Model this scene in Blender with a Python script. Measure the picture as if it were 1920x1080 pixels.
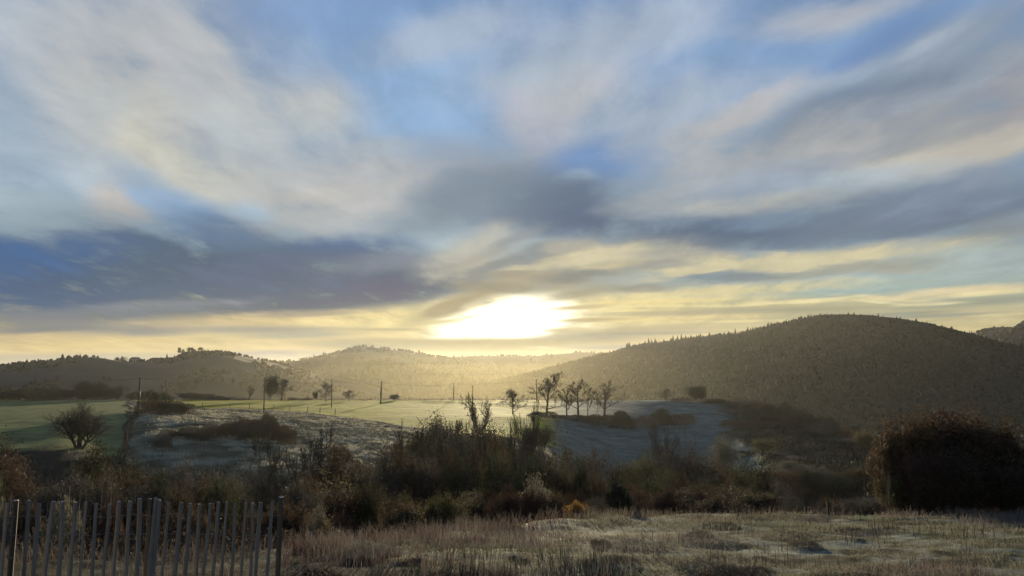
import bpy, math, random
import numpy as np
from mathutils import Vector, Matrix, noise as mnoise
R = math.radians
SC = bpy.context.scene
COL = SC.collection
for o in list(bpy.data.objects):
    bpy.data.objects.remove(o)

# ------------------------------------------------------------------ camera
FPX = 1423.0                    # focal length in the units of a 1920 wide frame
TILT = math.atan(160.0 / FPX)
cam_d = bpy.data.cameras.new('camera')
cam = bpy.data.objects.new('camera', cam_d); COL.objects.link(cam)
cam_d.sensor_width = 36; cam_d.lens = 36 * FPX / 1920
cam_d.clip_start = 0.1; cam_d.clip_end = 30000
cam.location = (0, 0, 0); cam.rotation_euler = (R(90) + TILT, 0, 0)
SC.camera = cam
SC.render.resolution_x, SC.render.resolution_y = 1024, 576
SC.view_settings.view_transform = 'Standard'; SC.view_settings.look = 'None'
SKY_K = .4; HAZE = 0.5e-4
SC.view_settings.exposure = -math.log2(SKY_K); SC.view_settings.gamma = 1
SC.cycles.use_denoising = True
try: SC.cycles.denoiser = 'OPENIMAGEDENOISE'
except Exception: pass
SC.cycles.denoising_input_passes = 'RGB_ALBEDO_NORMAL'
SC.cycles.max_bounces = 5; SC.cycles.diffuse_bounces = 2; SC.cycles.glossy_bounces = 1
SC.cycles.transmission_bounces = 2; SC.cycles.volume_bounces = 1; SC.cycles.transparent_max_bounces = 12
SC.cycles.sample_clamp_indirect = 4
SC.cycles.volume_max_steps = 64

def ray(px, py):
    """direction (scaled so that y = 1) seen at a picture position"""
    u = (px - 960) / FPX; v = (540 - py) / FPX
    d = Vector((u, math.cos(TILT) - v * math.sin(TILT), math.sin(TILT) + v * math.cos(TILT)))
    return d / d.y
def at(px, py, Y): return ray(px, py) * Y

SUN_DIR = ray(935, 600).normalized()
SUN_EL = math.asin(SUN_DIR.z); SUN_AZ = math.atan2(SUN_DIR.x, SUN_DIR.y)

def lin(c):
    return tuple(((v / 255) / 12.92 if v / 255 <= .04045 else ((v / 255 + .055) / 1.055) ** 2.4) for v in c)

# ------------------------------------------------------------------ sky
world = bpy.data.worlds.new('World'); SC.world = world; world.use_nodes = True
NT = world.node_tree; NT.nodes.clear()
class G:
    """small helper that writes node graphs"""
    def __init__(s, nt): s.nt = nt
    def n(s, t, **k):
        o = s.nt.nodes.new(t)
        for a, b in k.items(): setattr(o, a, b)
        return o
    def put(s, sock, v):
        if v is None: return
        if hasattr(v, 'is_linked'): s.nt.links.new(v, sock)
        else:
            if isinstance(v, (tuple, list)) and len(v) == 3 and sock.type == 'RGBA': v = tuple(v) + (1,)
            sock.default_value = v
    def m(s, op, a, b=None, c=None, clamp=False):
        o = s.n('ShaderNodeMath', operation=op, use_clamp=clamp)
        for i, v in enumerate((a, b, c)): s.put(o.inputs[i], v)
        return o.outputs[0]
    def v(s, op, a, b=None, c=None, scale=None):
        o = s.n('ShaderNodeVectorMath', operation=op)
        for i, v_ in enumerate((a, b, c)): s.put(o.inputs[i], v_)
        if scale is not None: s.put(o.inputs['Scale'], scale)
        return o.outputs['Value'] if op in ('DOT_PRODUCT', 'LENGTH', 'DISTANCE') else o.outputs[0]
    def mix(s, f, a, b, bt='MIX'):
        o = s.n('ShaderNodeMix', data_type='RGBA', blend_type=bt)
        s.put(o.inputs[0], f); s.put(o.inputs[6], a); s.put(o.inputs[7], b)
        return o.outputs[2]
    def mr(s, x, a, b, c=0.0, d=1.0, smooth=True):
        o = s.n('ShaderNodeMapRange', interpolation_type='SMOOTHSTEP' if smooth else 'LINEAR')
        for i, v_ in enumerate((x, a, b, c, d)): s.put(o.inputs[i], v_)
        return o.outputs[0]
    def ramp(s, x, stops, interp='LINEAR'):
        o = s.n('ShaderNodeValToRGB'); r = o.color_ramp; r.interpolation = interp
        while len(r.elements) > 1: r.elements.remove(r.elements[-1])
        r.elements[0].position = stops[0][0]; r.elements[0].color = tuple(stops[0][1]) + (1,)
        for p, c in stops[1:]:
            e = r.elements.new(p); e.color = tuple(c) + (1,)
        s.put(o.inputs[0], x); return o.outputs[0]
    def noise(s, vec, scale, detail=4, rough=.5, dist=0, col=False):
        o = s.n('ShaderNodeTexNoise'); s.put(o.inputs['Vector'], vec)
        o.inputs['Scale'].default_value = scale; o.inputs['Detail'].default_value = detail
        o.inputs['Roughness'].default_value = rough; o.inputs['Distortion'].default_value = dist
        return o.outputs['Color' if col else 'Fac']
    def xyz(s, x, y, z=0.0):
        o = s.n('ShaderNodeCombineXYZ')
        for i, v_ in enumerate((x, y, z)): s.put(o.inputs[i], v_)
        return o.outputs[0]
    def sep(s, v_):
        o = s.n('ShaderNodeSeparateXYZ'); s.put(o.inputs[0], v_); return o.outputs
W = G(NT)
tc = W.n('ShaderNodeTexCoord').outputs['Generated']
dv = W.v('NORMALIZE', tc)
dx, dy, dz = W.sep(dv)
az = W.m('MULTIPLY', W.m('ARCTAN2', dx, dy), FPX)
el = W.m('MULTIPLY', W.m('ARCSINE', dz), FPX)
P0 = W.xyz(az, el)
# the cloud deck as a flat layer: noise that squeezes together towards the horizon, as real decks do
dzc = W.m('MAXIMUM', W.m('ADD', dz, 0.10), 0.03)
rot = R(-18)
deck = W.xyz(W.m('DIVIDE', dx, dzc), W.m('DIVIDE', dy, dzc))
n_big = W.noise(deck, 0.9, 5, .55, .3, col=True)
n_mid = W.noise(W.v('MULTIPLY', deck, (1.1, .9, 1.0)), 2.6, 6, .6, .2, col=True)
wa = W.v('SCALE', W.v('SUBTRACT', n_big, (.5, .5, .5)), scale=150.0)
wb = W.v('SCALE', W.v('SUBTRACT', n_mid, (.5, .5, .5)), scale=60.0)
# the warp fades towards the horizon and is flatter than it is wide
fade = W.mr(el, 0, 420, .22, 1.0)
warp = W.v('MULTIPLY', W.v('SCALE', W.v('ADD', wa, wb), scale=fade), (1.0, .62, 0))
P1 = W.v('ADD', P0, warp)
rough = W.m('SUBTRACT', W.noise(W.v('MULTIPLY', deck, (1.2, .75, 1.0)), 3.0, 8, .6, .4), .5)
fine = W.m('SUBTRACT', W.noise(W.v('MULTIPLY', P0, (.0022, .012, 1.0)), 1.0, 6, .6, .3), .5)
streak = W.m('SUBTRACT', W.noise(W.v('ADD', W.v('MULTIPLY', deck, (3.2, .8, 1.0)), W.v('SCALE', n_big, scale=1.6)), 1.6, 7, .62, .1), .5)
finef = W.m('MULTIPLY', fine, W.mr(el, 90, 420, 1.0, .12))
edge = W.m('ADD', W.m('MULTIPLY', rough, .7), W.m('MULTIPLY_ADD', streak, .6, W.m('MULTIPLY', finef, .35)))

edges = {k: W.m('MAXIMUM', W.m('MULTIPLY_ADD', edge, 2.7 * k, 1.0), .05) for k in (.5, .75, .8, 1.0)}

def azel(px, py):
    d = ray(px, py).normalized()
    return Vector((math.atan2(d.x, d.y) * FPX, math.asin(d.z) * FPX))

sky = W.n('ShaderNodeTexSky', sky_type='NISHITA')
sky.sun_disc = False; sky.sun_elevation = SUN_EL; sky.sun_rotation = SUN_AZ
sky.air_density = 1.0; sky.dust_density = 1.0; sky.ozone_density = 1.0
clear = W.v('SCALE', sky.outputs[0], scale=.07)
grad = W.ramp(W.m('DIVIDE', el, 900.0), [(0, lin((214, 184, 128))), (.055, lin((232, 204, 146))), (.12, lin((205, 197, 160))),
      (.17, lin((172, 187, 186))), (.24, lin((160, 187, 210))), (.5, lin((144, 180, 226))), (.8, lin((122, 158, 214))), (1, lin((105, 142, 200)))])
col = W.mix(.92, clear, grad)
def blob(col, px, py, a, b, ang, c, amp=1.0, w=.85, er=1.0, src=None):
    """one patch of cloud or clear air: position, half axes, tilt (degrees, up to the right), colour"""
    ce = azel(px, py); th = R(ang)
    e1 = azel(px + 20 * math.cos(th), py - 20 * math.sin(th)) - ce
    e2 = azel(px - 20 * math.sin(th), py - 20 * math.cos(th)) - ce
    mp = W.n('ShaderNodeMapping', vector_type='TEXTURE')
    W.put(mp.inputs[0], src or P1)
    mp.inputs[1].default_value = (ce.x, ce.y, 0)
    mp.inputs[2].default_value = (0, 0, math.atan2(e1.y, e1.x))
    k = 1.22
    mp.inputs[3].default_value = (a * k * e1.length / 20, b * k * e2.length / 20, 1)
    g = W.n('ShaderNodeTexGradient', gradient_type='SPHERICAL'); W.put(g.inputs[0], mp.outputs[0])
    s = W.m('MULTIPLY', g.outputs['Fac'], edges[er])
    f = W.mr(s, .02, w, 0, amp)
    return W.mix(f, col, lin(c) if max(c) > 20 else c)
#SKYBLOBS
BL = [
 # ---- upper left veil and the big cream cloud
 (60, 180, 320, 330, 80, (166, 184, 208), .9),
 (220, 40, 420, 140, 10, (178, 188, 208), .8),
 (330, 170, 360, 230, -20, (197, 197, 202), .95),
 (250, 250, 200, 130, -30, (204, 202, 200), .9),
 (330, 320, 210, 62, -38, (214, 210, 200), .95),
 (470, 340, 150, 60, -15, (214, 211, 200), .8),
 (600, 190, 130, 75, -20, (206, 204, 206), .9),
 (560, 230, 260, 80, 2, (196, 202, 208), .7),
 (130, 300, 260, 60, -12, (176, 192, 212), .6),
 (60, 400, 260, 70, -6, (176, 192, 205), .7),
 (245, 380, 80, 48, 0, (200, 192, 190), .85),
 (680, 340, 330, 90, 4, (188, 189, 197), .95),
 (620, 390, 260, 60, 8, (194, 192, 196), .8),
 (900, 130, 200, 90, -30, (155, 185, 226), .5),
 (340, 385, 150, 42, -32, (150, 178, 214), .95),
 (380, 420, 90, 50, -10, (140, 172, 212), .9),
 (475, 398, 60, 30, 0, (172, 202, 232), .7),
 # ---- clear blue openings
 (500, 25, 140, 60, 0, (136, 166, 216), .9),
 (540, 115, 110, 60, -20, (148, 176, 218), .6),
 (790, 220, 160, 110, -25, (146, 184, 232), .95),
 (900, 180, 170, 70, -60, (146, 182, 230), .6),
 (1370, 110, 150, 50, 12, (132, 166, 216), .9),
 (1640, 70, 190, 42, 30, (118, 152, 208), .95),
 # ---- upper middle streaks
 (860, 55, 220, 60, 14, (180, 192, 214), .7),
 (1080, 100, 300, 100, 18, (170, 186, 214), .85),
 (1020, 140, 130, 40, 14, (182, 196, 214), .7),
 (1180, 60, 260, 60, 14, (176, 188, 214), .7),
 (1560, 20, 220, 40, 12, (186, 190, 206), .9),
 (1060, 200, 160, 80, 25, (196, 196, 206), .9),
 (1200, 230, 260, 90, 24, (178, 188, 208), .8),
 (1440, 190, 200, 40, 20, (180, 188, 206), .8),
 # ---- big right grey cloud
 (1740, 170, 380, 130, 22, (140, 154, 178), 1.0),
 (1560, 215, 250, 64, 18, (122, 138, 166), .98),
 (1780, 60, 220, 60, 26, (152, 166, 190), .9),
 (1720, 70, 110, 20, 35, (172, 184, 206), .8),
 (1410, 190, 150, 24, 34, (194, 190, 200), .7),
 (1320, 240, 170, 34, 22, (190, 188, 194), .8),
 (1500, 290, 420, 90, 10, (172, 174, 182), .9),
 (1800, 240, 260, 70, 15, (168, 168, 174), .9),
 (1900, 200, 90, 120, 20, (172, 166, 174), .7),
 (1760, 300, 320, 44, 16, (204, 196, 184), .95),
 (1860, 270, 120, 40, 16, (192, 184, 178), .8),
 (1600, 345, 260, 36, 10, (176, 190, 208), .8),
 (1380, 350, 220, 50, 14, (160, 172, 196), .85),
 # ---- centre
 (1000, 260, 130, 80, -50, (178, 182, 204), .8),
 (960, 330, 260, 70, -10, (150, 160, 180), .9),
 (1110, 310, 130, 60, 10, (112, 148, 204), .95),
 (1085, 338, 40, 20, 0, (172, 196, 224), .7),
 (1060, 392, 290, 78, -4, (104, 122, 150), 1.0),
 (1110, 405, 110, 60, 0, (88, 106, 142), .9),
 (850, 385, 190, 50, 18, (128, 144, 166), .9),
 (1420, 378, 230, 24, 2, (194, 190, 184), .75),
 (1500, 425, 480, 62, 8, (116, 130, 154), 1.0),
 (1330, 432, 230, 48, 6, (88, 108, 140), .95),
 (1440, 405, 120, 24, 8, (128, 150, 182), .6),
 (1780, 390, 300, 72, 12, (112, 126, 150), .98),
 (1820, 350, 240, 50, 16, (130, 144, 170), .8),
 (1880, 440, 160, 44, 8, (140, 144, 152), .8),
 # ---- small torn pieces
 (1230, 330, 120, 30, 22, (150, 164, 190), .6), (1290, 300, 90, 24, 24, (186, 186, 192), .6), (1180, 270, 70, 26, 30, (168, 180, 204), .6), (1000, 200, 60, 40, 40, (186, 190, 206), .5),
 (330, 120, 120, 50, -30, (188, 192, 204), .6), (420, 250, 90, 36, -25, (186, 194, 206), .6), (180, 200, 100, 60, 30, (182, 192, 208), .5), (500, 300, 110, 24, -10, (184, 192, 204), .7), (690, 290, 120, 26, 8, (180, 190, 206), .7),
 (760, 330, 100, 20, 10, (172, 178, 194), .6), (560, 370, 140, 22, 4, (202, 198, 196), .6), (1420, 140, 90, 26, 20, (164, 180, 208), .6), (1600, 130, 80, 20, 30, (160, 176, 204), .6), (1850, 120, 110, 34, 26, (164, 174, 192), .6),
 (1680, 200, 130, 26, 18, (154, 164, 184), .7), (1560, 270, 120, 22, 12, (184, 182, 186), .7), (1880, 320, 90, 22, 16, (150, 160, 180), .6), (1200, 380, 90, 26, 10, (166, 172, 186), .7), (1270, 350, 110, 20, 14, (176, 180, 190), .6),
 # ---- dark slate bank on the left
 (100, 525, 420, 115, 0, (72, 98, 142), 1.0),
 (420, 508, 470, 118, -4, (82, 101, 130), 1.0),
 (30, 480, 280, 60, 4, (64, 104, 160), .9),
 (430, 445, 130, 40, -12, (96, 122, 160), .8),
 (650, 460, 150, 38, 2, (76, 106, 158), .9),
 (640, 525, 350, 78, 0, (82, 100, 130), 1.0),
 (790, 535, 200, 44, 8, (78, 90, 124), .95),
 (540, 515, 260, 50, 4, (92, 104, 138), .7),
 (740, 490, 170, 26, 4, (132, 138, 160), .7),
 (460, 575, 400, 30, 2, (88, 96, 122), .9),
 (330, 572, 220, 14, 2, (142, 146, 160), .7),
 # ---- warm torn cloud over the sun
 (880, 465, 120, 44, 28, (196, 190, 180), .9),
 (900, 490, 60, 22, 35, (214, 200, 176), .8),
 (1080, 500, 300, 60, 4, (172, 166, 156), .9),
 (1120, 485, 160, 26, 8, (222, 206, 170), .9),
 (1010, 480, 70, 26, 10, (120, 130, 146), .7),
 (1100, 520, 170, 20, 8, (132, 136, 142), .85),
 (1290, 480, 140, 22, 0, (176, 170, 164), .8),
 (1000, 530, 130, 20, -2, (186, 166, 136), .8),
 (1480, 490, 460, 30, 4, (222, 206, 164), .9),
 (1340, 520, 130, 16, 6, (118, 134, 154), .85),
 (1560, 508, 210, 12, 5, (162, 162, 152), .85),
 (1680, 500, 160, 12, 4, (176, 172, 160), .8),
 (1860, 490, 180, 40, 6, (172, 186, 188), .9),
 (1620, 545, 380, 22, 4, (166, 186, 184), .9),
 (1340, 545, 300, 16, 3, (232, 212, 156), .85),
]
for b in BL:
    col = blob(col, *b)
BL2 = [(960, 452, 90, 18, 24, (150, 152, 158), .8), (930, 500, 70, 14, 20, (140, 140, 146), .8), (1010, 505, 80, 12, 6, (206, 190, 160), .8), (1060, 470, 70, 16, 10, (176, 168, 158), .8), (1150, 505, 90, 10, 6, (214, 196, 158), .8),
 (1060, 528, 90, 10, 4, (140, 136, 136), .8), (1180, 540, 120, 9, 2, (150, 144, 136), .8), (960, 520, 60, 9, 0, (160, 148, 134), .8), (1230, 500, 80, 12, 8, (140, 142, 150), .7), (1280, 515, 90, 9, 10, (224, 206, 162), .7),
 (1420, 515, 90, 8, 4, (128, 138, 150), .7), (860, 505, 70, 12, 26, (170, 164, 158), .7), (1380, 500, 120, 9, 6, (214, 200, 166), .7)]
for b in BL2:
    col = blob(col, *b)
# low bands: these keep their flat shape, so they use the straight coordinates with a fine ragged edge
LO = [
 (200, 592, 420, 18, 1, (126, 128, 140), .9),
 (120, 612, 240, 18, 0, (134, 132, 136), .9),
 (280, 618, 110, 16, 0, (138, 136, 144), .9),
 (60, 638, 160, 22, 2, (214, 186, 136), .9),
 (230, 650, 330, 18, 1, (232, 200, 132), .9),
 (520, 600, 300, 20, 2, (226, 196, 140), .9),
 (480, 618, 200, 9, 0, (164, 154, 148), .8),
 (640, 605, 170, 10, 0, (255, 226, 158), .8),
 (420, 645, 240, 14, 1, (226, 198, 140), .85),
 (560, 628, 130, 9, 1, (176, 166, 150), .8),
 (100, 674, 420, 14, 1, (172, 160, 142), .9),
 (500, 668, 230, 14, 1, (160, 150, 146), .9),
 (1320, 580, 420, 20, 2, (206, 186, 140), .95),
 (1500, 590, 480, 20, 1, (190, 178, 142), .95),
 (1260, 565, 260, 8, 2, (250, 222, 150), .9),
 (1480, 566, 300, 6, 2, (240, 220, 164), .9),
 (1700, 562, 160, 6, -4, (238, 218, 170), .8),
 (1800, 545, 190, 12, 4, (236, 214, 168), .9),
 (1840, 565, 220, 12, 4, (160, 162, 146), .9),
 (1220, 600, 250, 9, 2, (244, 214, 146), .8),
 (1180, 618, 260, 10, 1, (192, 170, 134), .8),
 (1650, 600, 330, 10, 3, (222, 200, 150), .75),
 (1760, 592, 180, 6, 2, (158, 160, 146), .85),
 (1850, 604, 160, 7, 2, (226, 206, 154), .8),
 (1100, 580, 210, 40, 0, (250, 222, 150), .85),
 (820, 600, 210, 36, 0, (254, 226, 150), .9),
 (880, 560, 130, 16, 12, (196, 166, 120), .6),
]
Pl = W.v('ADD', P0, W.v('MULTIPLY', warp, (.8, .12, 0)))
for b in LO:
    col = blob(col, *b, src=Pl, er=.8)
for b in [(1250, 573, 190, 4, 0, (250, 228, 160), .9), (1440, 569, 130, 4, 4, (252, 232, 172), .9), (1560, 560, 80, 4, 6, (246, 230, 176), .85), (1650, 566, 90, 4, -5, (240, 224, 174), .85), (1740, 570, 100, 4, 3, (236, 220, 172), .8),
          (1860, 548, 110, 6, 5, (244, 224, 170), .9), (1500, 580, 260, 7, 1, (176, 168, 140), .8), (1220, 588, 200, 6, 1, (186, 170, 138), .8), (1350, 603, 200, 4, 1, (240, 216, 152), .8), (1180, 626, 200, 5, 1, (170, 156, 136), .8),
          (1700, 588, 120, 5, 3, (156, 158, 144), .8), (1880, 590, 100, 4, 3, (230, 210, 158), .8), (1860, 616, 120, 5, 2, (226, 204, 148), .8), (60, 620, 140, 7, 2, (122, 124, 136), .7), (330, 606, 120, 6, 0, (200, 180, 146), .7), (700, 590, 150, 5, 3, (244, 216, 150), .8), (560, 590, 120, 5, 2, (170, 156, 140), .7), (720, 618, 110, 4, 0, (196, 172, 130), .7)]:
    col = blob(col, *b, src=Pl, er=.8)
# the blown-out opening round the sun
hot = W.v('SCALE', (1.0, .93, .74), scale=1.0)
for (x, y, a, b, an, k, am, w_) in [(950, 604, 210, 66, 0, (.98, .82, .46), .8, .9), (955, 600, 170, 56, 0, (1.15, 1.0, .66), .9, .7), (1000, 586, 90, 40, 2, (1.9, 1.75, 1.35), 1.0, .6),
        (905, 610, 120, 30, 12, (1.9, 1.75, 1.35), 1.0, .6), (960, 604, 90, 36, 0, (3.4, 3.2, 2.7), 1.0, .7), (965, 604, 46, 24, 0, (7, 6.6, 5.8), 1.0, .7)]:
    col = blob(col, x, y, a, b, an, k, am, w=w_, src=Pl, er=1.0)
for b in [(850, 572, 130, 20, 22, (176, 154, 118), .95), (940, 541, 130, 14, -3, (160, 146, 126), .9), (1085, 550, 90, 14, 10, (176, 162, 136), .85), (1105, 600, 100, 6, 2, (206, 178, 126), .95), (1085, 576, 80, 6, 4, (214, 188, 136), .9), (1070, 620, 90, 7, 0, (220, 194, 140), .9), (815, 605, 70, 5, 3, (232, 206, 146), .8), (980, 572, 26, 3, 0, (232, 226, 210), .8), (870, 596, 60, 4, 10, (236, 214, 160), .7)]:
    col = blob(col, *b, src=Pl, er=1.0)
# the low bank the sun sits behind
for b in [(900, 650, 330, 22, 0, (206, 182, 128), .97), (1110, 634, 170, 16, 2, (176, 160, 136), .9), (690, 646, 150, 14, 0, (172, 158, 134), .9),
          (1040, 654, 60, 5, -3, (236, 210, 156), .9), (1150, 652, 120, 8, 1, (176, 164, 150), .8), (880, 642, 330, 9, 0, (196, 170, 120), .9)]:
    col = blob(col, *b, src=Pl, er=.5)
# soft relief over everything
col = W.v('SCALE', W.mix(.10, col, W.v('SCALE', (1, 1, 1), scale=W.v('DOT_PRODUCT', col, (.3, .5, .2)))), scale=.88)
rel = W.m('MULTIPLY_ADD', W.m('ADD', W.m('ADD', rough, W.m('MULTIPLY', streak, .8)), W.m('MULTIPLY', finef, .5)), .58, 1.0)
col = W.v('MULTIPLY', col, W.v('SCALE', (1, 1, 1), scale=rel))
col = W.v('MULTIPLY', col, (.985, 1.01, .965))
# the sky behind the camera is dimmer than the side of the sun
col = W.v('MULTIPLY', col, W.v('SCALE', (1, 1, 1), scale=W.mr(dy, -.5, .75, .42, 1.0)))
# what the haze below will add along each line of sight is left out here
cs = W.v('DOT_PRODUCT', dv, tuple(SUN_DIR)); gA = .6
hg = W.m('DIVIDE', (1 - gA * gA) / (4 * math.pi), W.m('POWER', W.m('MULTIPLY_ADD', cs, -2 * gA, 1 + gA * gA), 1.5))
tau = W.m('DIVIDE', HAZE * 84, W.m('MAXIMUM', dz, .05))
kk = W.m('MULTIPLY', W.m('MULTIPLY', hg, tau), 8.5 * .9 * .5)
col = W.v('MAXIMUM', W.v('SUBTRACT', col, W.v('SCALE', (.74, .52, .30), scale=kk)), W.v('SCALE', col, scale=.3))
# below the horizon: the dim land beyond what is built
col = W.mix(W.mr(el, -60, 0), lin((96, 92, 80)), col)
bg = W.n('ShaderNodeBackground'); W.put(bg.inputs[0], col); bg.inputs[1].default_value = SKY_K
wo = W.n('ShaderNodeOutputWorld'); NT.links.new(bg.outputs[0], wo.inputs[0])
world.cycles.sampling_method = 'MANUAL'; world.cycles.sample_map_resolution = 512

sun_d = bpy.data.lights.new('sun', 'SUN'); sun = bpy.data.objects.new('sun', sun_d); COL.objects.link(sun)
sun_d.energy = 3.8; sun_d.angle = R(.6); sun_d.color = (1, .83, .54)
sun.rotation_euler = (-SUN_DIR).to_track_quat('-Z', 'Y').to_euler()
# ------------------------------------------------------------------ mesh helpers
RNG = np.random.default_rng(7)
def np_mesh(name, V, F, mats=None, colors=None, smooth=False, matidx=None):
    """mesh from an (n,3) array and an (m,k) array of faces"""
    me = bpy.data.meshes.new(name)
    V = np.asarray(V, dtype=np.float32); F = np.asarray(F, dtype=np.int32)
    me.vertices.add(len(V)); me.vertices.foreach_set('co', V.ravel())
    k = F.shape[1]
    me.loops.add(F.size); me.loops.foreach_set('vertex_index', F.ravel())
    me.polygons.add(len(F)); me.polygons.foreach_set('loop_start', np.arange(0, F.size, k, dtype=np.int32))
    me.polygons.foreach_set('loop_total', np.full(len(F), k, dtype=np.int32))
    if smooth: me.polygons.foreach_set('use_smooth', np.ones(len(F), dtype=bool))
    if colors is not None:
        a = me.color_attributes.new('tint', 'FLOAT_COLOR', 'POINT')
        c = np.ones((len(V), 4), dtype=np.float32); c[:, :3] = colors; a.data.foreach_set('color', c.ravel())
    for m in (mats if isinstance(mats, (list, tuple)) else [mats]):
        if m: me.materials.append(m)
    if matidx is not None: me.polygons.foreach_set('material_index', np.asarray(matidx, dtype=np.int32))
    me.update(calc_edges=True); return me
def obj(name, me, parent=None, loc=(0, 0, 0), rot=0, scale=1):
    o = bpy.data.objects.new(name, me); COL.objects.link(o)
    o.location = loc; o.rotation_euler = (0, 0, rot)
    o.scale = (scale,) * 3 if isinstance(scale, (int, float)) else scale
    if parent: o.parent = parent
    return o
def tag(o, label=None, cat=None, group=None, kind=None):
    for k, v in (('label', label), ('category', cat), ('group', group), ('kind', kind)):
        if v: o[k] = v
    return o
def box_mesh(name, lo, hi):
    V = [(x, y, z) for x in (lo[0], hi[0]) for y in (lo[1], hi[1]) for z in (lo[2], hi[2])]
    F = [(0, 1, 3, 2), (4, 6, 7, 5), (0, 4, 5, 1), (2, 3, 7, 6), (0, 2, 6, 4), (1, 5, 7, 3)]
    return np_mesh(name, V, F)
def grid_noise(x, y, scale, octs=4, seed=0, rough=.5):
    """value noise on arrays (own lattice, vectorised)"""
    out = np.zeros_like(x, dtype=float); amp = 1.0; tot = 0
    r = np.random.default_rng(seed); tab = r.random((256, 256))
    for o_ in range(octs):
        X = x / scale + 37.1 * o_; Y = y / scale + 11.7 * o_
        xi = np.floor(X).astype(int); yi = np.floor(Y).astype(int); fx = X - xi; fy = Y - yi
        fx = fx * fx * (3 - 2 * fx); fy = fy * fy * (3 - 2 * fy)
        g = lambda a, b: tab[a % 256, b % 256]
        v = (g(xi, yi) * (1 - fx) + g(xi + 1, yi) * fx) * (1 - fy) + (g(xi, yi + 1) * (1 - fx) + g(xi + 1, yi + 1) * fx) * fy
        out += v * amp; tot += amp; amp *= rough; scale *= .5
    return out / tot - .5
def sstep(a, b, x):
    t = np.clip((x - a) / (b - a), 0, 1); return t * t * (3 - 2 * t)

# ------------------------------------------------------------------ lie of the land
# for each bearing (given as a picture column) the ground's height against depth; 'p' rows are rows of the picture
KX = 1432.0
def prof(px, rows):
    out = []
    for Y, v in rows:
        out.append((Y, v if v < 90 else ray(px, v).z * Y))
    return px, out
near = [(0, -1.75), (6, -2.22), (9, -2.62)]
PROF = [prof(*p) for p in [
 (-900, near + [(14, -3.2), (30, -8), (60, -15), (85, -15.5), (110, 840), (131, 803), (200, 775), (300, 752), (340, -12)]),
 (0,    near + [(13, -3.1), (17, -4.3), (30, -8.5), (50, -14), (80, -15), (96, 872), (107, 840), (131, 803), (200, 771), (300, 751), (345, -12.5)]),
 (130,  near + [(13, -3.1), (17, -4.3), (30, -8.5), (50, -14), (80, -14.5), (96, 868), (108, 838), (142, 788), (200, 769), (300, 751), (345, -12.5)]),
 (235,  near + [(13, -3.1), (17, -4.3), (30, -8.5), (50, -14), (80, -14.5), (96, 874), (120, 838), (160, 776), (200, 765), (300, 750), (345, -12.5)]),
 (275,  near + [(13, -3.1), (17, -4.3), (30, -8.5), (50, -14), (80, -14.5), (92, 885), (112, 838), (150, 782), (200, 765), (300, 750), (345, -12.5)]),
 (400,  near + [(14, -3.2), (18, -4.5), (30, -8.5), (50, -14), (75, -14.5), (88, 905), (108, 846), (126, 818), (150, 788), (200, 768), (300, 750), (345, -12.5)]),
 (560,  near + [(15, -3.3), (19, -4.6), (30, -8.5), (50, -14.5), (72, -15), (86, 905), (100, 868), (130, 820), (165, 785), (210, 768), (300, 750), (345, -12.5)]),
 (700,  near + [(16, -3.4), (20, -4.6), (32, -9), (52, -15.5), (74, -16), (95, 880), (125, 830), (170, 788), (205, 772), (300, 750), (345, -12.5)]),
 (860,  near + [(18, -3.6), (22, -4.7), (34, -9.5), (55, -17), (80, -17), (110, 860), (150, 815), (190, 781), (215, 772), (300, 750), (345, -12.5)]),
 (1000, near + [(20, -3.8), (24, -4.8), (36, -9.5), (58, -18), (85, -18), (120, 862), (160, 815), (195, 782), (220, 774), (310, 750), (350, -12.5)]),
 (1120, near + [(22, -4.05), (26, -5.0), (38, -10), (60, -18.5), (95, -18.5), (153, 866), (197, 801), (202, 793), (205, 782), (235, 764), (266, 749.5), (320, -12.5)]),
 (1240, near + [(23, -4.2), (27, -5.2), (40, -10), (62, -18.5), (100, -18.5), (153, 868), (200, 801), (206, 793), (212, 788), (262, 749.5), (320, -13)]),
 (1340, near + [(23.5, -4.25), (27, -5.2), (40, -10), (62, -17), (100, -18), (153, 868), (200, 803), (212, 792), (262, 753), (320, -15)]),
 (1430, near + [(23.5, -4.25), (27, -5.2), (40, -9.5), (62, -16.5), (88, -16), (110, 896), (130, 866), (165, 826), (200, 801), (240, 783), (280, 770), (320, -18)]),
 (1520, near + [(23.5, -4.25), (27, -5.2), (40, -9), (62, -16.5), (88, 944), (100, 913), (123, 868), (150, 842), (188, 814), (225, -19), (260, -25), (320, -32)]),
 (1620, near + [(23.5, -4.25), (27, -5.2), (40, -9), (62, -16), (88, 940), (100, 911), (122, 877), (148, 857), (185, -23), (300, -40)]),
 (1760, near + [(23.5, -4.2), (27, -5.0), (40, -8.8), (62, -15), (88, 935), (100, 914), (125, 897), (150, -22), (200, -32), (300, -45)]),
 (1920, near + [(23.5, -4.15), (27, -5.0), (40, -8.6), (62, -14), (88, 930), (100, 916), (120, -20), (200, -34), (300, -48)]),
 (2900, near + [(23.5, -4.1), (30, -5.2), (60, -12), (100, -20), (200, -36), (300, -50)]),
]]
TY = np.concatenate([np.arange(0, 30, .25), np.exp(np.linspace(math.log(30), math.log(360), 330)), np.array([420, 500, 600, 800, 1200, 2500, 5000, 9000])])
TC = np.linspace(-900, 2900, 381)
tab = []
for px, rows in PROF:
    rows = rows + [(500, -45), (650, -66), (900, -74), (9000, -74)]
    ys = [r[0] for r in rows]; zs = [r[1] for r in rows]
    z = np.interp(TY, ys, zs)
    for _ in range(3):
        z[1:449] = (z[:448] + z[1:449] * 2 + z[2:450]) / 4
    tab.append(z)
tab = np.array(tab); pxs = np.array([p[0] for p in PROF])
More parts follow.
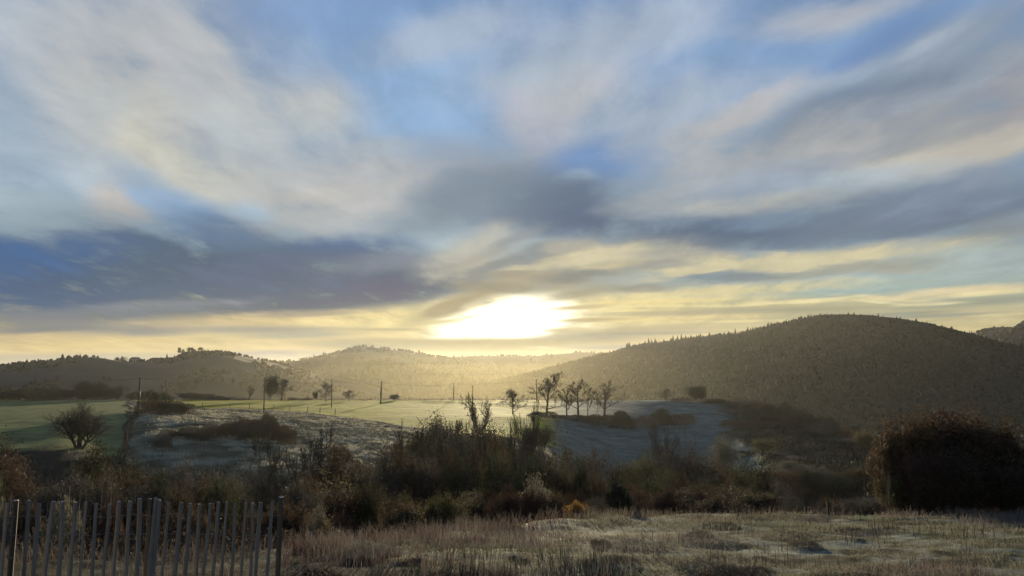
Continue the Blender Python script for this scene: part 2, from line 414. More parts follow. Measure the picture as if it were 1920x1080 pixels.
TAB = np.array([np.interp(TC, pxs, tab[:, j]) for j in range(len(TY))]).T
for _ in range(5):
    TAB[1:-1] = (TAB[:-2] + TAB[1:-1] * 2 + TAB[2:]) / 4
def zones(c, Y):
    """soft weights of the kinds of ground, from bearing column and depth"""
    wob = grid_noise(c, Y * 6, 60, 3, 5) * 14
    cc = c + wob
    edge = np.interp(c, [0, 400, 560, 860, 1100, 1240, 1920], [13.5, 14.5, 16, 19, 22, 23, 23.5])
    meadow = 1 - sstep(edge - .3, edge + 1.2, Y)
    plate = sstep(88, 98, Y) * (1 - sstep(345, 400, Y))
    left = plate * (1 - sstep(236, 244, cc)) * sstep(104, 107, Y)
    right = plate * sstep(1000, 1060, cc) * (1 - sstep(1385, 1440, cc + np.clip((Y - 150) * .6, -60, 60)))
    lim = np.interp(c, [240, 330, 440, 560, 640, 760, 880, 1060], [300, 212, 206, 200, 178, 160, 150, 150])
    crop = plate * sstep(244, 256, cc) * (1 - sstep(1010, 1060, c)) * sstep(lim - 1.5, lim + 1.5, Y)
    past = plate * sstep(244, 252, cc) * (1 - sstep(940, 1020, cc)) * (1 - crop)
    blue = sstep(56, 64, Y) * (1 - sstep(84, 92, Y)) * sstep(1400, 1450, cc) * (1 - sstep(1650, 1700, cc))
    return meadow, left, right, crop, past, blue
def ground_z(x, y):
    x = np.asarray(x, float); y = np.asarray(y, float)
    r = np.hypot(x, y) + 1e-6; a = np.arctan2(x, y); lim = R(52)
    ac = np.clip(a, -lim, lim); Y = r * np.cos(ac); c = 960 + KX * np.tan(ac)
    ci = np.clip((c - TC[0]) / (TC[1] - TC[0]), 0, len(TC) - 1.001); i = ci.astype(int); f = ci - i
    j = np.clip(np.searchsorted(TY, Y) - 1, 0, len(TY) - 2); g = np.clip((Y - TY[j]) / (TY[j + 1] - TY[j]), 0, 1)
    z = (TAB[i, j] * (1 - g) + TAB[i, j + 1] * g) * (1 - f) + (TAB[i + 1, j] * (1 - g) + TAB[i + 1, j + 1] * g) * f
    b = sstep(R(60), R(110), np.abs(a))
    z = z * (1 - b) + (-1.75 - .02 * r) * b
    me_, le_, ri_, cr_, pa_, bl_ = zones(c, Y)
    z = z + me_ * sstep(3, 8, Y) * (grid_noise(x, y, 2.6, 4, 11) * .30 + grid_noise(x, y, .5, 3, 12) * .09)
    pz = grid_noise(x, y * .8, 9, 3, 21) * .8 + grid_noise(x, y * .8, 1.5, 3, 22, .6) * .55
    z = z + pa_ * pz * (1 - sstep(270, 300, Y))
    sm = (le_ + ri_ + cr_)
    z = z + sm * (grid_noise(x, y, 14, 2, 31) * .22 + grid_noise(x, y, 3, 2, 32) * .05)
    z = z + (1 - np.clip(me_ + pa_ + sm, 0, 1)) * sstep(12, 30, Y) * grid_noise(x, y, 12, 4, 41) * 1.2 * (1 - sstep(290, 400, Y))
    return z
def gz(x, y): return float(ground_z(np.array([x]), np.array([y]))[0])

# ------------------------------------------------------------------ materials
MATS = {}
def mat(name, build):
    if name in MATS: return MATS[name]
    m = bpy.data.materials.new(name); m.use_nodes = True; nt = m.node_tree; nt.nodes.clear()
    g = G(nt); sh = build(g)
    o = g.n('ShaderNodeOutputMaterial'); nt.links.new(sh, o.inputs[0]); MATS[name] = m; return m
def pbsdf(g, c, rough=.8, spec=.3, normal=None):
    b = g.n('ShaderNodeBsdfPrincipled'); g.put(b.inputs['Base Color'], c); g.put(b.inputs['Roughness'], rough)
    g.put(b.inputs['Specular IOR Level'], spec)
    if normal is not None: g.put(b.inputs['Normal'], normal)
    return b.outputs[0]
def attr(g, name='tint'):
    a = g.n('ShaderNodeVertexColor', layer_name=name); return a.outputs[0]
def ground_mat(g):
    p = g.n('ShaderNodeTexCoord').outputs['Object']
    big = g.noise(p, .22, 7, .66); fin = g.noise(p, 3.0, 8, .7)
    c = g.v('MULTIPLY', attr(g), g.v('SCALE', (1, 1, 1), scale=g.m('MULTIPLY_ADD', big, 1.15, -.05)))
    c = g.v('MULTIPLY', c, g.v('SCALE', (1, 1, 1), scale=g.m('MULTIPLY_ADD', fin, 1.3, .35)))
    b = g.n('ShaderNodeBump'); b.inputs['Strength'].default_value = .8; b.inputs['Distance'].default_value = .12
    g.put(b.inputs['Height'], g.noise(p, 2.2, 8, .7))
    return pbsdf(g, c, .9, .02, b.outputs[0])
M_GROUND = mat('frosted_ground', ground_mat)

azs = np.concatenate([np.linspace(-180, -52, 30)[:-1], np.linspace(-52, -36, 60)[:-1], np.linspace(-36, 36, 900), np.linspace(36, 52, 60)[1:], np.linspace(52, 180, 30)[1:]])
azs = np.radians(azs)
rs = np.concatenate([[.6, 1.5, 3, 4.5], np.exp(np.linspace(math.log(6), math.log(60), 210)), np.exp(np.linspace(math.log(60.8), math.log(95), 60)), np.exp(np.linspace(math.log(95.6), math.log(235), 250)), np.exp(np.linspace(math.log(237), math.log(420), 90)), np.exp(np.linspace(math.log(440), math.log(5100), 24))])
A, Rr = np.meshgrid(azs, rs, indexing='ij')
X = Rr * np.sin(A); Yg = Rr * np.cos(A); Z = ground_z(X, Yg)
ac = np.clip(A, -R(52), R(52)); Cc = 960 + KX * np.tan(ac); Yc = Rr * np.cos(ac)
me_, le_, ri_, cr_, pa_, bl_ = zones(Cc, Yc)
def C3(*c): return np.array(c)
tint = np.zeros(X.shape + (3,)); tint[:] = C3(.055, .052, .04)
def lay(w, c): 
    global tint
    tint = tint * (1 - w[..., None]) + w[..., None] * c
n1 = grid_noise(X, Yg, 3.0, 4, 51) + .5; n2 = grid_noise(X, Yg, .7, 3, 52) + .5
n3 = grid_noise(X, Yg, 22, 3, 53) + .5
lay(me_, (C3(.095, .08, .058) * (1 - n1[..., None]) + C3(.13, .145, .07) * n1[..., None]))
lay(me_ * sstep(.5, .64, n2), C3(.34, .36, .28))
lay(me_ * sstep(.55, .35, n1) * .6, C3(.04, .033, .026))
lay(le_, C3(.33, .36, .13) * (.85 + .3 * n3[..., None]))
lay(ri_, C3(.235, .30, .26))
lay(cr_, C3(.64, .56, .04) * (.85 + .3 * n3[..., None]))
lay(pa_, C3(.26, .245, .15))
lay(pa_ * sstep(.5, .68, n1) * .75, C3(.62, .59, .44))
lay(pa_ * sstep(.46, .32, n1) * .6, C3(.09, .08, .055))
lay(bl_ * .8, C3(.13, .16, .16))
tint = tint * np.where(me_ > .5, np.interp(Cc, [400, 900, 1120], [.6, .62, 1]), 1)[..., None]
# tramlines and faint drilled rows on the left field
tr = np.abs(((X * .8 + Yg * .32) / 13.0) % 1 - .5)
lay(le_ * sstep(.035, .0, tr) * .35, C3(.15, .19, .10))
lay(cr_ * sstep(.03, .0, np.abs(((X * .55 - Yg * .5) / 30.0) % 1 - .5)) * .4, C3(.2, .2, .09))
na, nr = X.shape
idx = np.arange(na * nr).reshape(na, nr)
F = np.stack([idx[:-1, :-1], idx[:-1, 1:], idx[1:, 1:], idx[1:, :-1]], -1).reshape(-1, 4)[:, ::-1]
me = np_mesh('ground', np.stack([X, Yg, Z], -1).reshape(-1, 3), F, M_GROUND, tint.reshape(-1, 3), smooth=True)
ground = tag(obj('ground', me), kind='structure')

# ------------------------------------------------------------------ hills beyond the valley
def hill_mat(g):
    p = g.n('ShaderNodeTexCoord').outputs['Object']
    fin = g.noise(p, .05, 8, .72); spec = g.noise(p, .35, 4, .7)
    c = g.v('MULTIPLY', attr(g), g.v('SCALE', (1, 1, 1), scale=g.m('ADD', g.m('MULTIPLY_ADD', fin, .9, .0), g.m('MULTIPLY', spec, .3))))
    return pbsdf(g, c, .9, .15)
M_HILL = mat('hillside', hill_mat)
HILLS = {}
def hill(key, ridge, front, back, foot=-78, base=(.05, .048, .036), fields=None, seed=1, lump=5.0, shape=1.0):
    """ridge: list of (column, row, depth); front/back: how far the slope runs towards / away from the valley"""
    r = np.array(ridge, float)
    c = np.linspace(r[0, 0], r[-1, 0], 420); row = np.interp(c, r[:, 0], r[:, 1]); dep = np.interp(c, r[:, 0], r[:, 2])
    for _ in range(6):
        row[1:-1] = (row[:-2] + 2 * row[1:-1] + row[2:]) / 4; dep[1:-1] = (dep[:-2] + 2 * dep[1:-1] + dep[2:]) / 4
    zr = (700 - row) / FPX * dep * 1.005
    t = np.concatenate([np.linspace(-1, 0, 90), np.linspace(0, 1, 40)[1:]])
    T_, I_ = np.meshgrid(t, np.arange(len(c)))
    D = dep[I_] + np.where(T_ < 0, T_ * front, T_ * back)
    x = (c[I_] - 960) / KX * D
    s = 1 - np.abs(T_); prof_ = np.where(T_ < 0, np.sin(s * math.pi / 2) ** shape, .5 - .5 * np.cos(s * math.pi))
    z = foot + (zr[I_] - foot) * prof_
    taper = 1 - np.clip(1 - np.abs(T_) * 6, 0, 1)
    z = z + taper * (grid_noise(x, D, 160, 4, seed) * lump * 3 + grid_noise(x + D, D, 60, 2, seed + 1) * lump) * np.clip(s * 3, 0, 1)
    n = grid_noise(x, D, 120, 3, seed + 2) + .5; n_ = grid_noise(x, D, 35, 3, seed + 3) + .5
    col_ = np.array(base) * (.6 + .8 * n[..., None])
    if fields is not None:
        w = sstep(.52, .60, n) * sstep(.35, .5, n_)
        col_ = col_ * (1 - w[..., None] * fields[1]) + np.array(fields[0]) * w[..., None] * fields[1]
    na, nr = x.shape; idx = np.arange(na * nr).reshape(na, nr)
    F = np.stack([idx[:-1, :-1], idx[1:, :-1], idx[1:, 1:], idx[:-1, 1:]], -1).reshape(-1, 4)
    me = np_mesh('hill', np.stack([x, D, z], -1).reshape(-1, 3), F, M_HILL, col_.reshape(-1, 3), smooth=True)
    o = tag(obj('hill', me), kind='structure'); HILLS[key] = (x, D, z, n, T_)
    return o
hill('right', [(560, 800, 1750), (760, 752, 1500), (900, 722, 1380), (1000, 702, 1280), (1100, 676, 1180), (1200, 652, 1100), (1300, 642, 1040), (1390, 636, 990),
     (1450, 620, 960), (1520, 604, 930), (1570, 599, 910), (1640, 601, 890), (1700, 608, 870), (1760, 620, 850), (1830, 636, 830), (1880, 650, 815), (1940, 660, 800), (2100, 690, 780), (2400, 760, 760)],
     430, 500, base=(.06, .056, .043), fields=((.13, .14, .11), .35), seed=3, shape=.9)
hill('right_far', [(1700, 670, 1500), (1800, 640, 1450), (1850, 622, 1400), (1890, 619, 1380), (1960, 626, 1350), (2200, 660, 1300)], 400, 500, seed=9)
hill('right_edge', [(1840, 690, 1150), (1880, 640, 1150), (1900, 624, 1150), (1925, 612, 1150), (1990, 596, 1150), (2100, 590, 1150), (2300, 640, 1150)], 300, 400, seed=12, base=(.07, .06, .045))
hill('left', [(-700, 720, 800), (-300, 692, 820), (0, 688, 850), (50, 686, 860), (90, 684, 870), (110, 679, 880), (160, 676, 890), (200, 680, 900), (240, 682, 910), (290, 680, 915), (330, 676, 920), (345, 664, 925), (400, 662, 930),
     (425, 663, 935), (470, 672, 950), (520, 682, 980), (560, 694, 1010), (620, 706, 1060), (700, 722, 1120), (800, 760, 1180)], 430, 400, base=(.045, .041, .032), fields=((.12, .12, .10), .5), seed=21, shape=.85)
hill('middle', [(430, 700, 1800), (500, 684, 1850), (560, 677, 1880), (600, 671, 1900), (640, 660, 1900), (660, 654, 1900), (682, 650, 1900), (710, 654, 1900), (760, 660, 1920), (800, 668, 1940), (860, 676, 1950), (920, 684, 1960), (1000, 700, 2000), (1100, 730, 2100)],
     700, 600, base=(.035, .034, .027), fields=((.10, .10, .08), .5), seed=31, shape=.8)
hill('spur', [(560, 730, 1350), (640, 708, 1360), (680, 692, 1380), (700, 684, 1390), (730, 683, 1400), (760, 691, 1400), (800, 701, 1400), (860, 712, 1400), (960, 735, 1420)], 300, 300, base=(.05, .048, .038), seed=37)
hill('back', [(560, 690, 2175), (700, 676, 2212), (800, 670, 2250), (900, 668, 2250), (1000, 668, 2250), (1050, 664, 2250), (1090, 661, 2250), (1140, 664, 2250), (1300, 672, 2250), (1600, 690, 2250)], 600, 400, base=(.05, .05, .04), seed=41)
# ------------------------------------------------------------------ plants
def bark_mat(name, c1, c2):
    def b(g):
        p = g.n('ShaderNodeTexCoord').outputs['Object']
        rnd = g.n('ShaderNodeObjectInfo').outputs['Random']
        f = g.noise(p, 6, 5, .6)
        c = g.mix(f, lin(c1) if max(c1) > 2 else c1, c2)
        return pbsdf(g, g.v('SCALE', c, scale=g.m('MULTIPLY_ADD', rnd, .5, .75)), .9, .12)
    return mat(name, b)
def leaf_mat(name, c1, c2, c3, trans=.25):
    def b(g):
        p = g.n('ShaderNodeTexCoord').outputs['Object']
        rnd = g.n('ShaderNodeObjectInfo').outputs['Random']
        c = g.ramp(g.m('ADD', g.noise(p, 1.6, 6, .7), g.m('MULTIPLY_ADD', rnd, .2, -.1)), [(.3, c1), (.52, c2), (.72, c3)])
        d = pbsdf(g, c, .8, .15)
        t = g.n('ShaderNodeBsdfTranslucent'); g.put(t.inputs[0], c)
        m = g.n('ShaderNodeMixShader'); m.inputs[0].default_value = trans
        g.nt.links.new(d, m.inputs[1]); g.nt.links.new(t.outputs[0], m.inputs[2]); return m.outputs[0]
    return mat(name, b)
BK = {'dark': bark_mat('bark_dark', (.035, .03, .025), (.07, .062, .052)),
      'brown': bark_mat('bark_brown', (.055, .042, .032), (.10, .082, .065)),
      'grey': bark_mat('bark_grey', (.07, .068, .062), (.13, .125, .115)),
      'red': bark_mat('bark_red', (.06, .035, .03), (.10, .065, .055)),
      'frost': bark_mat('bark_frosted', (.14, .13, .12), (.26, .25, .24))}
LF = {'brown': leaf_mat('leaves_brown', (.03, .022, .015), (.07, .048, .031), (.14, .09, .05)),
      'olive': leaf_mat('leaves_olive', (.025, .026, .014), (.06, .058, .028), (.12, .115, .05)),
      'green': leaf_mat('leaves_green', (.018, .022, .014), (.035, .042, .024), (.07, .08, .045)),
      'gold': leaf_mat('leaves_gold', (.10, .05, .015), (.22, .115, .03), (.36, .23, .07), .3),
      'pale': leaf_mat('leaves_pale', (.09, .08, .055), (.18, .165, .11), (.30, .28, .21)),
      'yellow': leaf_mat('leaves_yellow', (.05, .046, .025), (.11, .10, .05), (.20, .185, .10), .3),
      'grey': leaf_mat('twigs_grey', (.04, .038, .034), (.075, .07, .062), (.12, .115, .10)),
      'red': leaf_mat('leaves_red', (.034, .02, .016), (.062, .036, .028), (.11, .066, .05)),
      'ever': leaf_mat('needles_dark', (.016, .02, .015), (.03, .036, .026), (.055, .062, .045), .1)}
def tubes(segs, sides=3):
    """segments (p0, p1, r0, r1) -> arrays of a tube mesh"""
    S = np.array([(*a, *b, r0, r1) for a, b, r0, r1 in segs]); n = len(S)
    p0, p1, r0, r1 = S[:, :3], S[:, 3:6], S[:, 6], S[:, 7]
    d = p1 - p0; L = np.linalg.norm(d, axis=1, keepdims=True) + 1e-9; d = d / L
    up = np.where(np.abs(d[:, 2:3]) > .9, np.array([[1., 0, 0]]), np.array([[0, 0, 1.]]))
    a = np.cross(d, up); a /= np.linalg.norm(a, axis=1, keepdims=True); b = np.cross(d, a)
    th = np.arange(sides) * 2 * math.pi / sides
    ring = a[:, None] * np.cos(th)[None, :, None] + b[:, None] * np.sin(th)[None, :, None]
    V = np.concatenate([p0[:, None] + ring * r0[:, None, None], p1[:, None] + d[:, None] * r1[:, None, None] * .5 + ring * r1[:, None, None]], 1).reshape(-1, 3)
    base = np.arange(n)[:, None] * sides * 2; i = np.arange(sides)[None]; j = (i + 1) % sides
    F = np.stack([base + i, base + j, base + j + sides, base + i + sides], -1).reshape(-1, 4)
    return V, F
def leaves_at(pts, size, rng, k=1, spread=.15):
    """leaf-sized faces scattered round points"""
    pts = np.repeat(np.asarray(pts), k, axis=0); n = len(pts)
    c = pts + rng.normal(0, spread, (n, 3))
    a = rng.normal(0, 1, (n, 3)); a /= np.linalg.norm(a, axis=1, keepdims=True)
    b = np.cross(a, rng.normal(0, 1, (n, 3))); b /= np.linalg.norm(b, axis=1, keepdims=True) + 1e-9
    s = (size * rng.uniform(.6, 1.4, n))[:, None]
    V = np.stack([c - a * s, c - b * s * .55, c + a * s, c + b * s * .55], 1).reshape(-1, 3)
    return V, np.arange(n * 4).reshape(-1, 4)
def grow(seed, H=10, stems=1, trunk=.2, spread=.9, up=.35, levels=4, kids=6, r0=None, tip=.012, wander=.18, ratio=.62, lean=0.0, first=.25, limit=9000, dome=False):
    """branching skeleton; returns limb segments, twig segments, twig ends"""
    rg = random.Random(seed); limbs, twigs, ends = [], [], []
    r0 = r0 or H * .02
    def rv(): return Vector((rg.gauss(0, 1), rg.gauss(0, 1), rg.gauss(0, 1)))
    def br(p, d, L, r, lv):
        if len(twigs) > limit: return
        n = max(2, 5 - lv); out = limbs if lv <= 1 else twigs
        pts = [(p.copy(), r)]
        for i in range(n):
            d = (d + rv() * wander * (.3 if lv == 0 else 1) + Vector((0, 0, up * (.12 if lv == 0 else .3)))).normalized()
            q = p + d * (L / n); rr = max(tip * .7, r * (1 - .62 * (i + 1) / n))
            out.append((tuple(p), tuple(q), pts[-1][1], rr)); p = q; pts.append((p.copy(), rr))
        if lv >= levels: ends.append(tuple(p)); return
        m = kids + (2 if lv == 0 else 0); m = max(2, int(m * rg.uniform(.75, 1.25)))
        a0 = rg.uniform(0, 6.28)
        for k in range(m):
            t = first + (1 - first) * (k + rg.random() * .6) / m if lv == 0 else .2 + .8 * (k + rg.random()) / m
            t = min(t, .999) * n; i = int(t); f = t - i
            b = pts[i][0].lerp(pts[i + 1][0], f); rb = pts[i][1] * (1 - f) + pts[i + 1][1] * f
            ax = d.orthogonal().normalized(); ax.rotate(Matrix.Rotation(a0 + k * 2.4, 3, d))
            sp = spread * rg.uniform(.7, 1.2) * ((1.35 - .7 * t / n) if lv == 0 and dome else 1)
            nd = (d * math.cos(sp) + ax * math.sin(sp)).normalized()
            nd = (nd + Vector((0, 0, up * .8))).normalized()
            LL = L * ratio * rg.uniform(.75, 1.15) * ((1.2 - .62 * (t / n)) if lv == 0 and dome else (1.0 - .25 * (t / n)))
            br(b, nd, LL, max(tip, rb * .62), lv + 1)
        ends.append(tuple(p))
    for s in range(stems):
        a = rg.uniform(0, 6.28); o = (.02 + .05 * rg.random()) * H * (stems > 1)
        d0 = Vector((math.cos(a) * (.35 if stems > 1 else .04) + lean, math.sin(a) * (.35 if stems > 1 else .04), 1)).normalized()
        br(Vector((math.cos(a) * o, math.sin(a) * o, -.3)), d0, H * (trunk + .45) * rg.uniform(.8, 1.1) if stems > 1 else H * (trunk + (.68 if dome else .5)), r0 * (.6 if stems > 1 else 1), 0)
    return limbs, twigs, ends
PROTO = {}
def norm_h(arrs, H):
    """scale arrays so the plant is exactly H tall, return width too"""
    zt = np.percentile(np.concatenate([a[:, 2] for a in arrs if len(a)]), 98.8); k = H / zt
    for i, a in enumerate(arrs):
        a *= k; o_ = a[:, 2] > H * .97; a[o_, 2] = H * .97 + (a[o_, 2] - H * .97) * (.25 if i == 0 else 1.0)
    w = np.percentile(np.abs(np.concatenate([a[:, 0] for a in arrs])), 97) * 2
    return w
def proto_tree(key, bark, leaf=None, H=10, lsize=.1, lk=2, lspread=.25, lmin=0.0, part='crown', **kw):
    L, T, E = grow(H=H, **kw)
    VL, FL = tubes(L, 5); VT, FT = tubes(T, 3)
    arrs = [VL, VT]; n0 = len(FT); mi = None; mats = [BK[bark]]
    if leaf:
        rg = np.random.default_rng(kw['seed']); Ep = np.array(E)
        if lmin > 0: Ep = Ep[Ep[:, 2] > lmin * H]
        tw = np.array([s[1] for s in T]); pts = np.concatenate([Ep, tw[rg.random(len(tw)) < .5]])
        VV, FF = leaves_at(pts, lsize, rg, lk, lspread)
        FF = FF + len(VT); VT = np.concatenate([VT, VV]); FT = np.concatenate([FT, FF]); mats.append(LF[leaf])
        mi = np.concatenate([np.zeros(n0, int), np.ones(len(FF), int)]); arrs = [VL, VT]
    w = norm_h(arrs, H)
    PROTO[key] = dict(H=H, W=w, parts=[('trunk', np_mesh('trunk', VL, FL, BK[bark])), (part, np_mesh(part, VT, FT, mats, matidx=mi))])
def mound_mesh(seed, W=4, H=1.6, D=3, n=1500, twig=.5, lsize=.09, spikes=14, bumps=5):
    """bramble or scrub mound: arching canes and leaves over an uneven dome"""
    rg = np.random.default_rng(seed); segs = []
    bx = rg.uniform(-.32, .32, bumps) * W; by = rg.uniform(-.3, .3, bumps) * D; bh = rg.uniform(.55, 1.0, bumps) * H; br_ = rg.uniform(.25, .5, bumps)
    def top(x, y):
        d = [bh[i] * np.sqrt(np.clip(1 - ((x - bx[i]) / (W * br_[i])) ** 2 - ((y - by[i]) / (D * br_[i])) ** 2, 0, 1)) for i in range(bumps)]
        return np.max(d, 0)
    x = rg.uniform(-.55, .55, n * 3) * W; y = rg.uniform(-.55, .55, n * 3) * D; h = top(x, y); ok = h > .05
    x, y, h = x[ok][:n], y[ok][:n], h[ok][:n]
    f = 1 - rg.random(len(x)) ** 2.0 * .9
    pts = np.stack([x, y, h * f], -1)
    for p in pts[:: 3]:
        d = rg.normal(0, 1, 3); d[2] = abs(d[2]) * 1.2 + .2; d /= np.linalg.norm(d); l = twig * rg.uniform(.4, 1.1)
        q = p - d * l * .7; e = p + d * l * .3; segs.append((tuple(q), tuple(e), .012, .006))
    for i in range(spikes):
        k = rg.integers(len(pts)); p = pts[k] * .8
        d = np.array([rg.normal(0, .25), rg.normal(0, .25), 1]); l = H * rg.uniform(.25, .6)
        e = p + d * l; segs.append((tuple(p), tuple(e), .02, .008))
        for _ in range(4):
            a = p + (e - p) * rg.uniform(.3, .9); b = a + rg.normal(0, 1, 3) * l * .2 + np.array([0, 0, l * .2]); segs.append((tuple(a), tuple(b), .01, .006))
    segs = [s for s in segs if s[1][2] < H * 1.12]
    VT, FT = tubes(segs, 3)
    VV, FF = leaves_at(pts, lsize, rg, 2, lsize * 1.5)
    return VT, FT, VV, FF
def proto_mound(key, bark, leaf, **kw):
    VT, FT, VV, FF = mound_mesh(**kw)
    H = np.percentile(VV[:, 2], 98); W = np.percentile(np.abs(VV[:, 0]), 98) * 2
    PROTO[key] = dict(H=H, W=W, parts=[('stems', np_mesh('stems', VT, FT, BK[bark])), ('foliage', np_mesh('foliage', VV, FF, LF[leaf]))])

# leafless standards
proto_tree('bare_a', 'dark', seed=1, stems=1, trunk=.22, spread=.75, up=.30, levels=4, kids=5, tip=.014, limit=16000)
proto_tree('bare_b', 'dark', seed=2, stems=2, trunk=.2, spread=.65, up=.35, levels=4, kids=5, tip=.014, limit=16000)
proto_tree('bare_c', 'dark', seed=5, stems=1, trunk=.3, spread=.9, up=.25, levels=4, kids=6, tip=.018, limit=16000)
proto_tree('bare_round', 'brown', 'grey', seed=8, stems=1, trunk=.12, spread=1.0, up=.25, levels=4, kids=6, tip=.014, lsize=.07, lk=1, limit=16000)
proto_tree('bare_up', 'dark', seed=9, stems=2, trunk=.35, spread=.45, up=.6, levels=4, kids=5, tip=.012, ratio=.5, limit=16000)
proto_tree('vase', 'dark', seed=12, stems=7, trunk=.15, spread=.62, up=.36, levels=3, kids=7, tip=.019, ratio=.55, limit=6000)
proto_tree('vase_b', 'brown', seed=13, stems=8, trunk=.12, spread=.55, up=.5, levels=3, kids=6, tip=.014, ratio=.55, limit=6000)
proto_tree('gnarl', 'dark', seed=15, stems=4, trunk=.1, spread=.85, up=.22, levels=4, kids=6, tip=.022, wander=.28, ratio=.6, r0=.3, limit=16000)
proto_tree('far_a', 'dark', seed=4, stems=1, trunk=.2, spread=.78, up=.24, levels=4, kids=6, tip=.034, r0=.2, wander=.14, first=.22, ratio=.52, dome=True, limit=16000)
proto_tree('far_b', 'dark', seed=73, stems=1, trunk=.2, spread=.62, up=.32, levels=4, kids=6, tip=.034, r0=.18, wander=.12, ratio=.48, dome=True, limit=16000)
proto_tree('far_c', 'dark', 'grey', seed=75, stems=1, trunk=.12, spread=.85, up=.22, levels=4, kids=6, tip=.034, r0=.2, wander=.14, first=.16, ratio=.55, dome=True, lsize=.08, lk=1, limit=16000)
proto_tree('far_up', 'dark', seed=79, stems=1, trunk=.2, spread=.55, up=.36, levels=4, kids=6, tip=.034, wander=.12, dome=True, ratio=.5, r0=.2, limit=16000)
proto_tree('bushy_bare', 'dark', 'grey', seed=90, stems=7, trunk=.12, spread=.75, up=.3, levels=3, kids=8, tip=.018, lsize=.06, lk=1, limit=7000, r0=.35)
proto_tree('black_a', 'dark', seed=101, stems=1, trunk=.2, spread=.8, up=.3, levels=4, kids=6, tip=.03, r0=.17, wander=.2, limit=16000)
proto_tree('black_b', 'dark', seed=104, stems=2, trunk=.15, spread=.75, up=.3, levels=4, kids=6, tip=.03, r0=.16, wander=.28, limit=16000)
# thicket trees that keep some leaf or dense twig
proto_tree('twiggy', 'brown', 'grey', seed=21, stems=4, trunk=.12, spread=.8, up=.3, levels=3, kids=8, tip=.013, lsize=.08, lk=6, lspread=.35, limit=6000)
proto_tree('twiggy_b', 'red', 'brown', seed=22, stems=3, trunk=.15, spread=.75, up=.35, levels=3, kids=8, tip=.013, lsize=.08, lk=6, lspread=.35, limit=6000)
proto_tree('olive', 'brown', 'olive', seed=24, stems=3, trunk=.12, spread=.8, up=.35, levels=3, kids=8, tip=.012, lsize=.09, lk=5, lspread=.35, limit=5000)
proto_tree('olive_b', 'brown', 'green', seed=25, stems=4, trunk=.1, spread=.9, up=.25, levels=3, kids=8, tip=.012, lsize=.09, lk=6, lspread=.38, limit=5000)
proto_tree('russet', 'dark', 'brown', seed=27, H=4, stems=5, trunk=.1, spread=.85, up=.3, levels=3, kids=7, tip=.008, lsize=.055, lk=3, lspread=.2, limit=5000)
proto_tree('russet_b', 'dark', 'red', seed=28, H=4, stems=4, trunk=.12, spread=.8, up=.35, levels=3, kids=7, tip=.008, lsize=.05, lk=3, lspread=.16, limit=5000)
proto_tree('evergreen', 'dark', 'ever', seed=30, H=4, stems=1, trunk=.4, spread=1.1, up=.15, levels=3, kids=10, tip=.008, lsize=.07, lk=8, lspread=.14, ratio=.42, first=.08, limit=5000)
proto_tree('gold', 'brown', 'gold', seed=33, H=2, stems=3, trunk=.15, spread=.8, up=.3, levels=2, kids=8, tip=.006, lsize=.05, lk=9, lspread=.12, limit=4000)
proto_tree('pale', 'frost', 'pale', seed=35, H=3, stems=4, trunk=.12, spread=.85, up=.25, levels=3, kids=7, tip=.006, lsize=.035, lk=2, lspread=.12, limit=4000)
proto_tree('yellow', 'brown', 'yellow', seed=37, H=5, stems=2, trunk=.25, spread=.7, up=.3, levels=3, kids=7, tip=.008, lsize=.07, lk=4, lspread=.2, limit=4000)
proto_tree('sapling', 'dark', 'pale', seed=39, H=2, stems=1, trunk=.5, spread=.8, up=.3, levels=2, kids=6, tip=.005, lsize=.035, lk=1, lspread=.05, ratio=.4, first=.4, r0=.02, limit=900)
proto_tree('pine', 'dark', 'ever', seed=41, H=10, stems=1, trunk=.5, spread=1.2, up=.12, levels=2, kids=9, tip=.03, lsize=.35, lk=5, lspread=.35, ratio=.3, first=.62, limit=900)
proto_mound('mound', 'dark', 'brown', seed=51, W=6, H=1.8, D=4, n=3200, lsize=.06)
proto_mound('mound_b', 'brown', 'grey', seed=52, W=7, H=1.5, D=4, n=3200, lsize=.05, bumps=7)
proto_mound('mound_c', 'dark', 'green', seed=53, W=5, H=2.4, D=4, n=3200, lsize=.07, bumps=4)
proto_mound('mound_d', 'frost', 'pale', seed=54, W=3, H=1.0, D=3, n=1600, lsize=.035, bumps=5)
proto_mound('mound_e', 'red', 'red', seed=55, W=3, H=.9, D=2, n=1600, lsize=.03, bumps=5)
def plant(name, key, px, Y, top, width=None, label=None, cat='tree', group=None, base_dx=0, rot=None, ztop=None, cap=None):
    """stand a plant on the ground at depth Y on the bearing px; 'top' is the row its tip reaches"""
    P = PROTO[key]; x = (px - 960) / KX * Y; zb = gz(x, Y) - .05
    H = (ztop if ztop is not None else ray(px, top).z * Y) - zb
    H = max(H, .15); s = H / P['H']; sx = s
    if width: sx = width / FPX * Y / P['W']
    rg = random.Random(int(px * 7 + Y * 13)); rot = rg.uniform(0, 6.28) if rot is None else rot
    o = obj(name, None, loc=(x, Y, zb), rot=rot, scale=(sx, sx, s))
    for pn, me in P['parts']:
        c = obj(pn, me, parent=o)
    tag(o, label, cat, group); return o
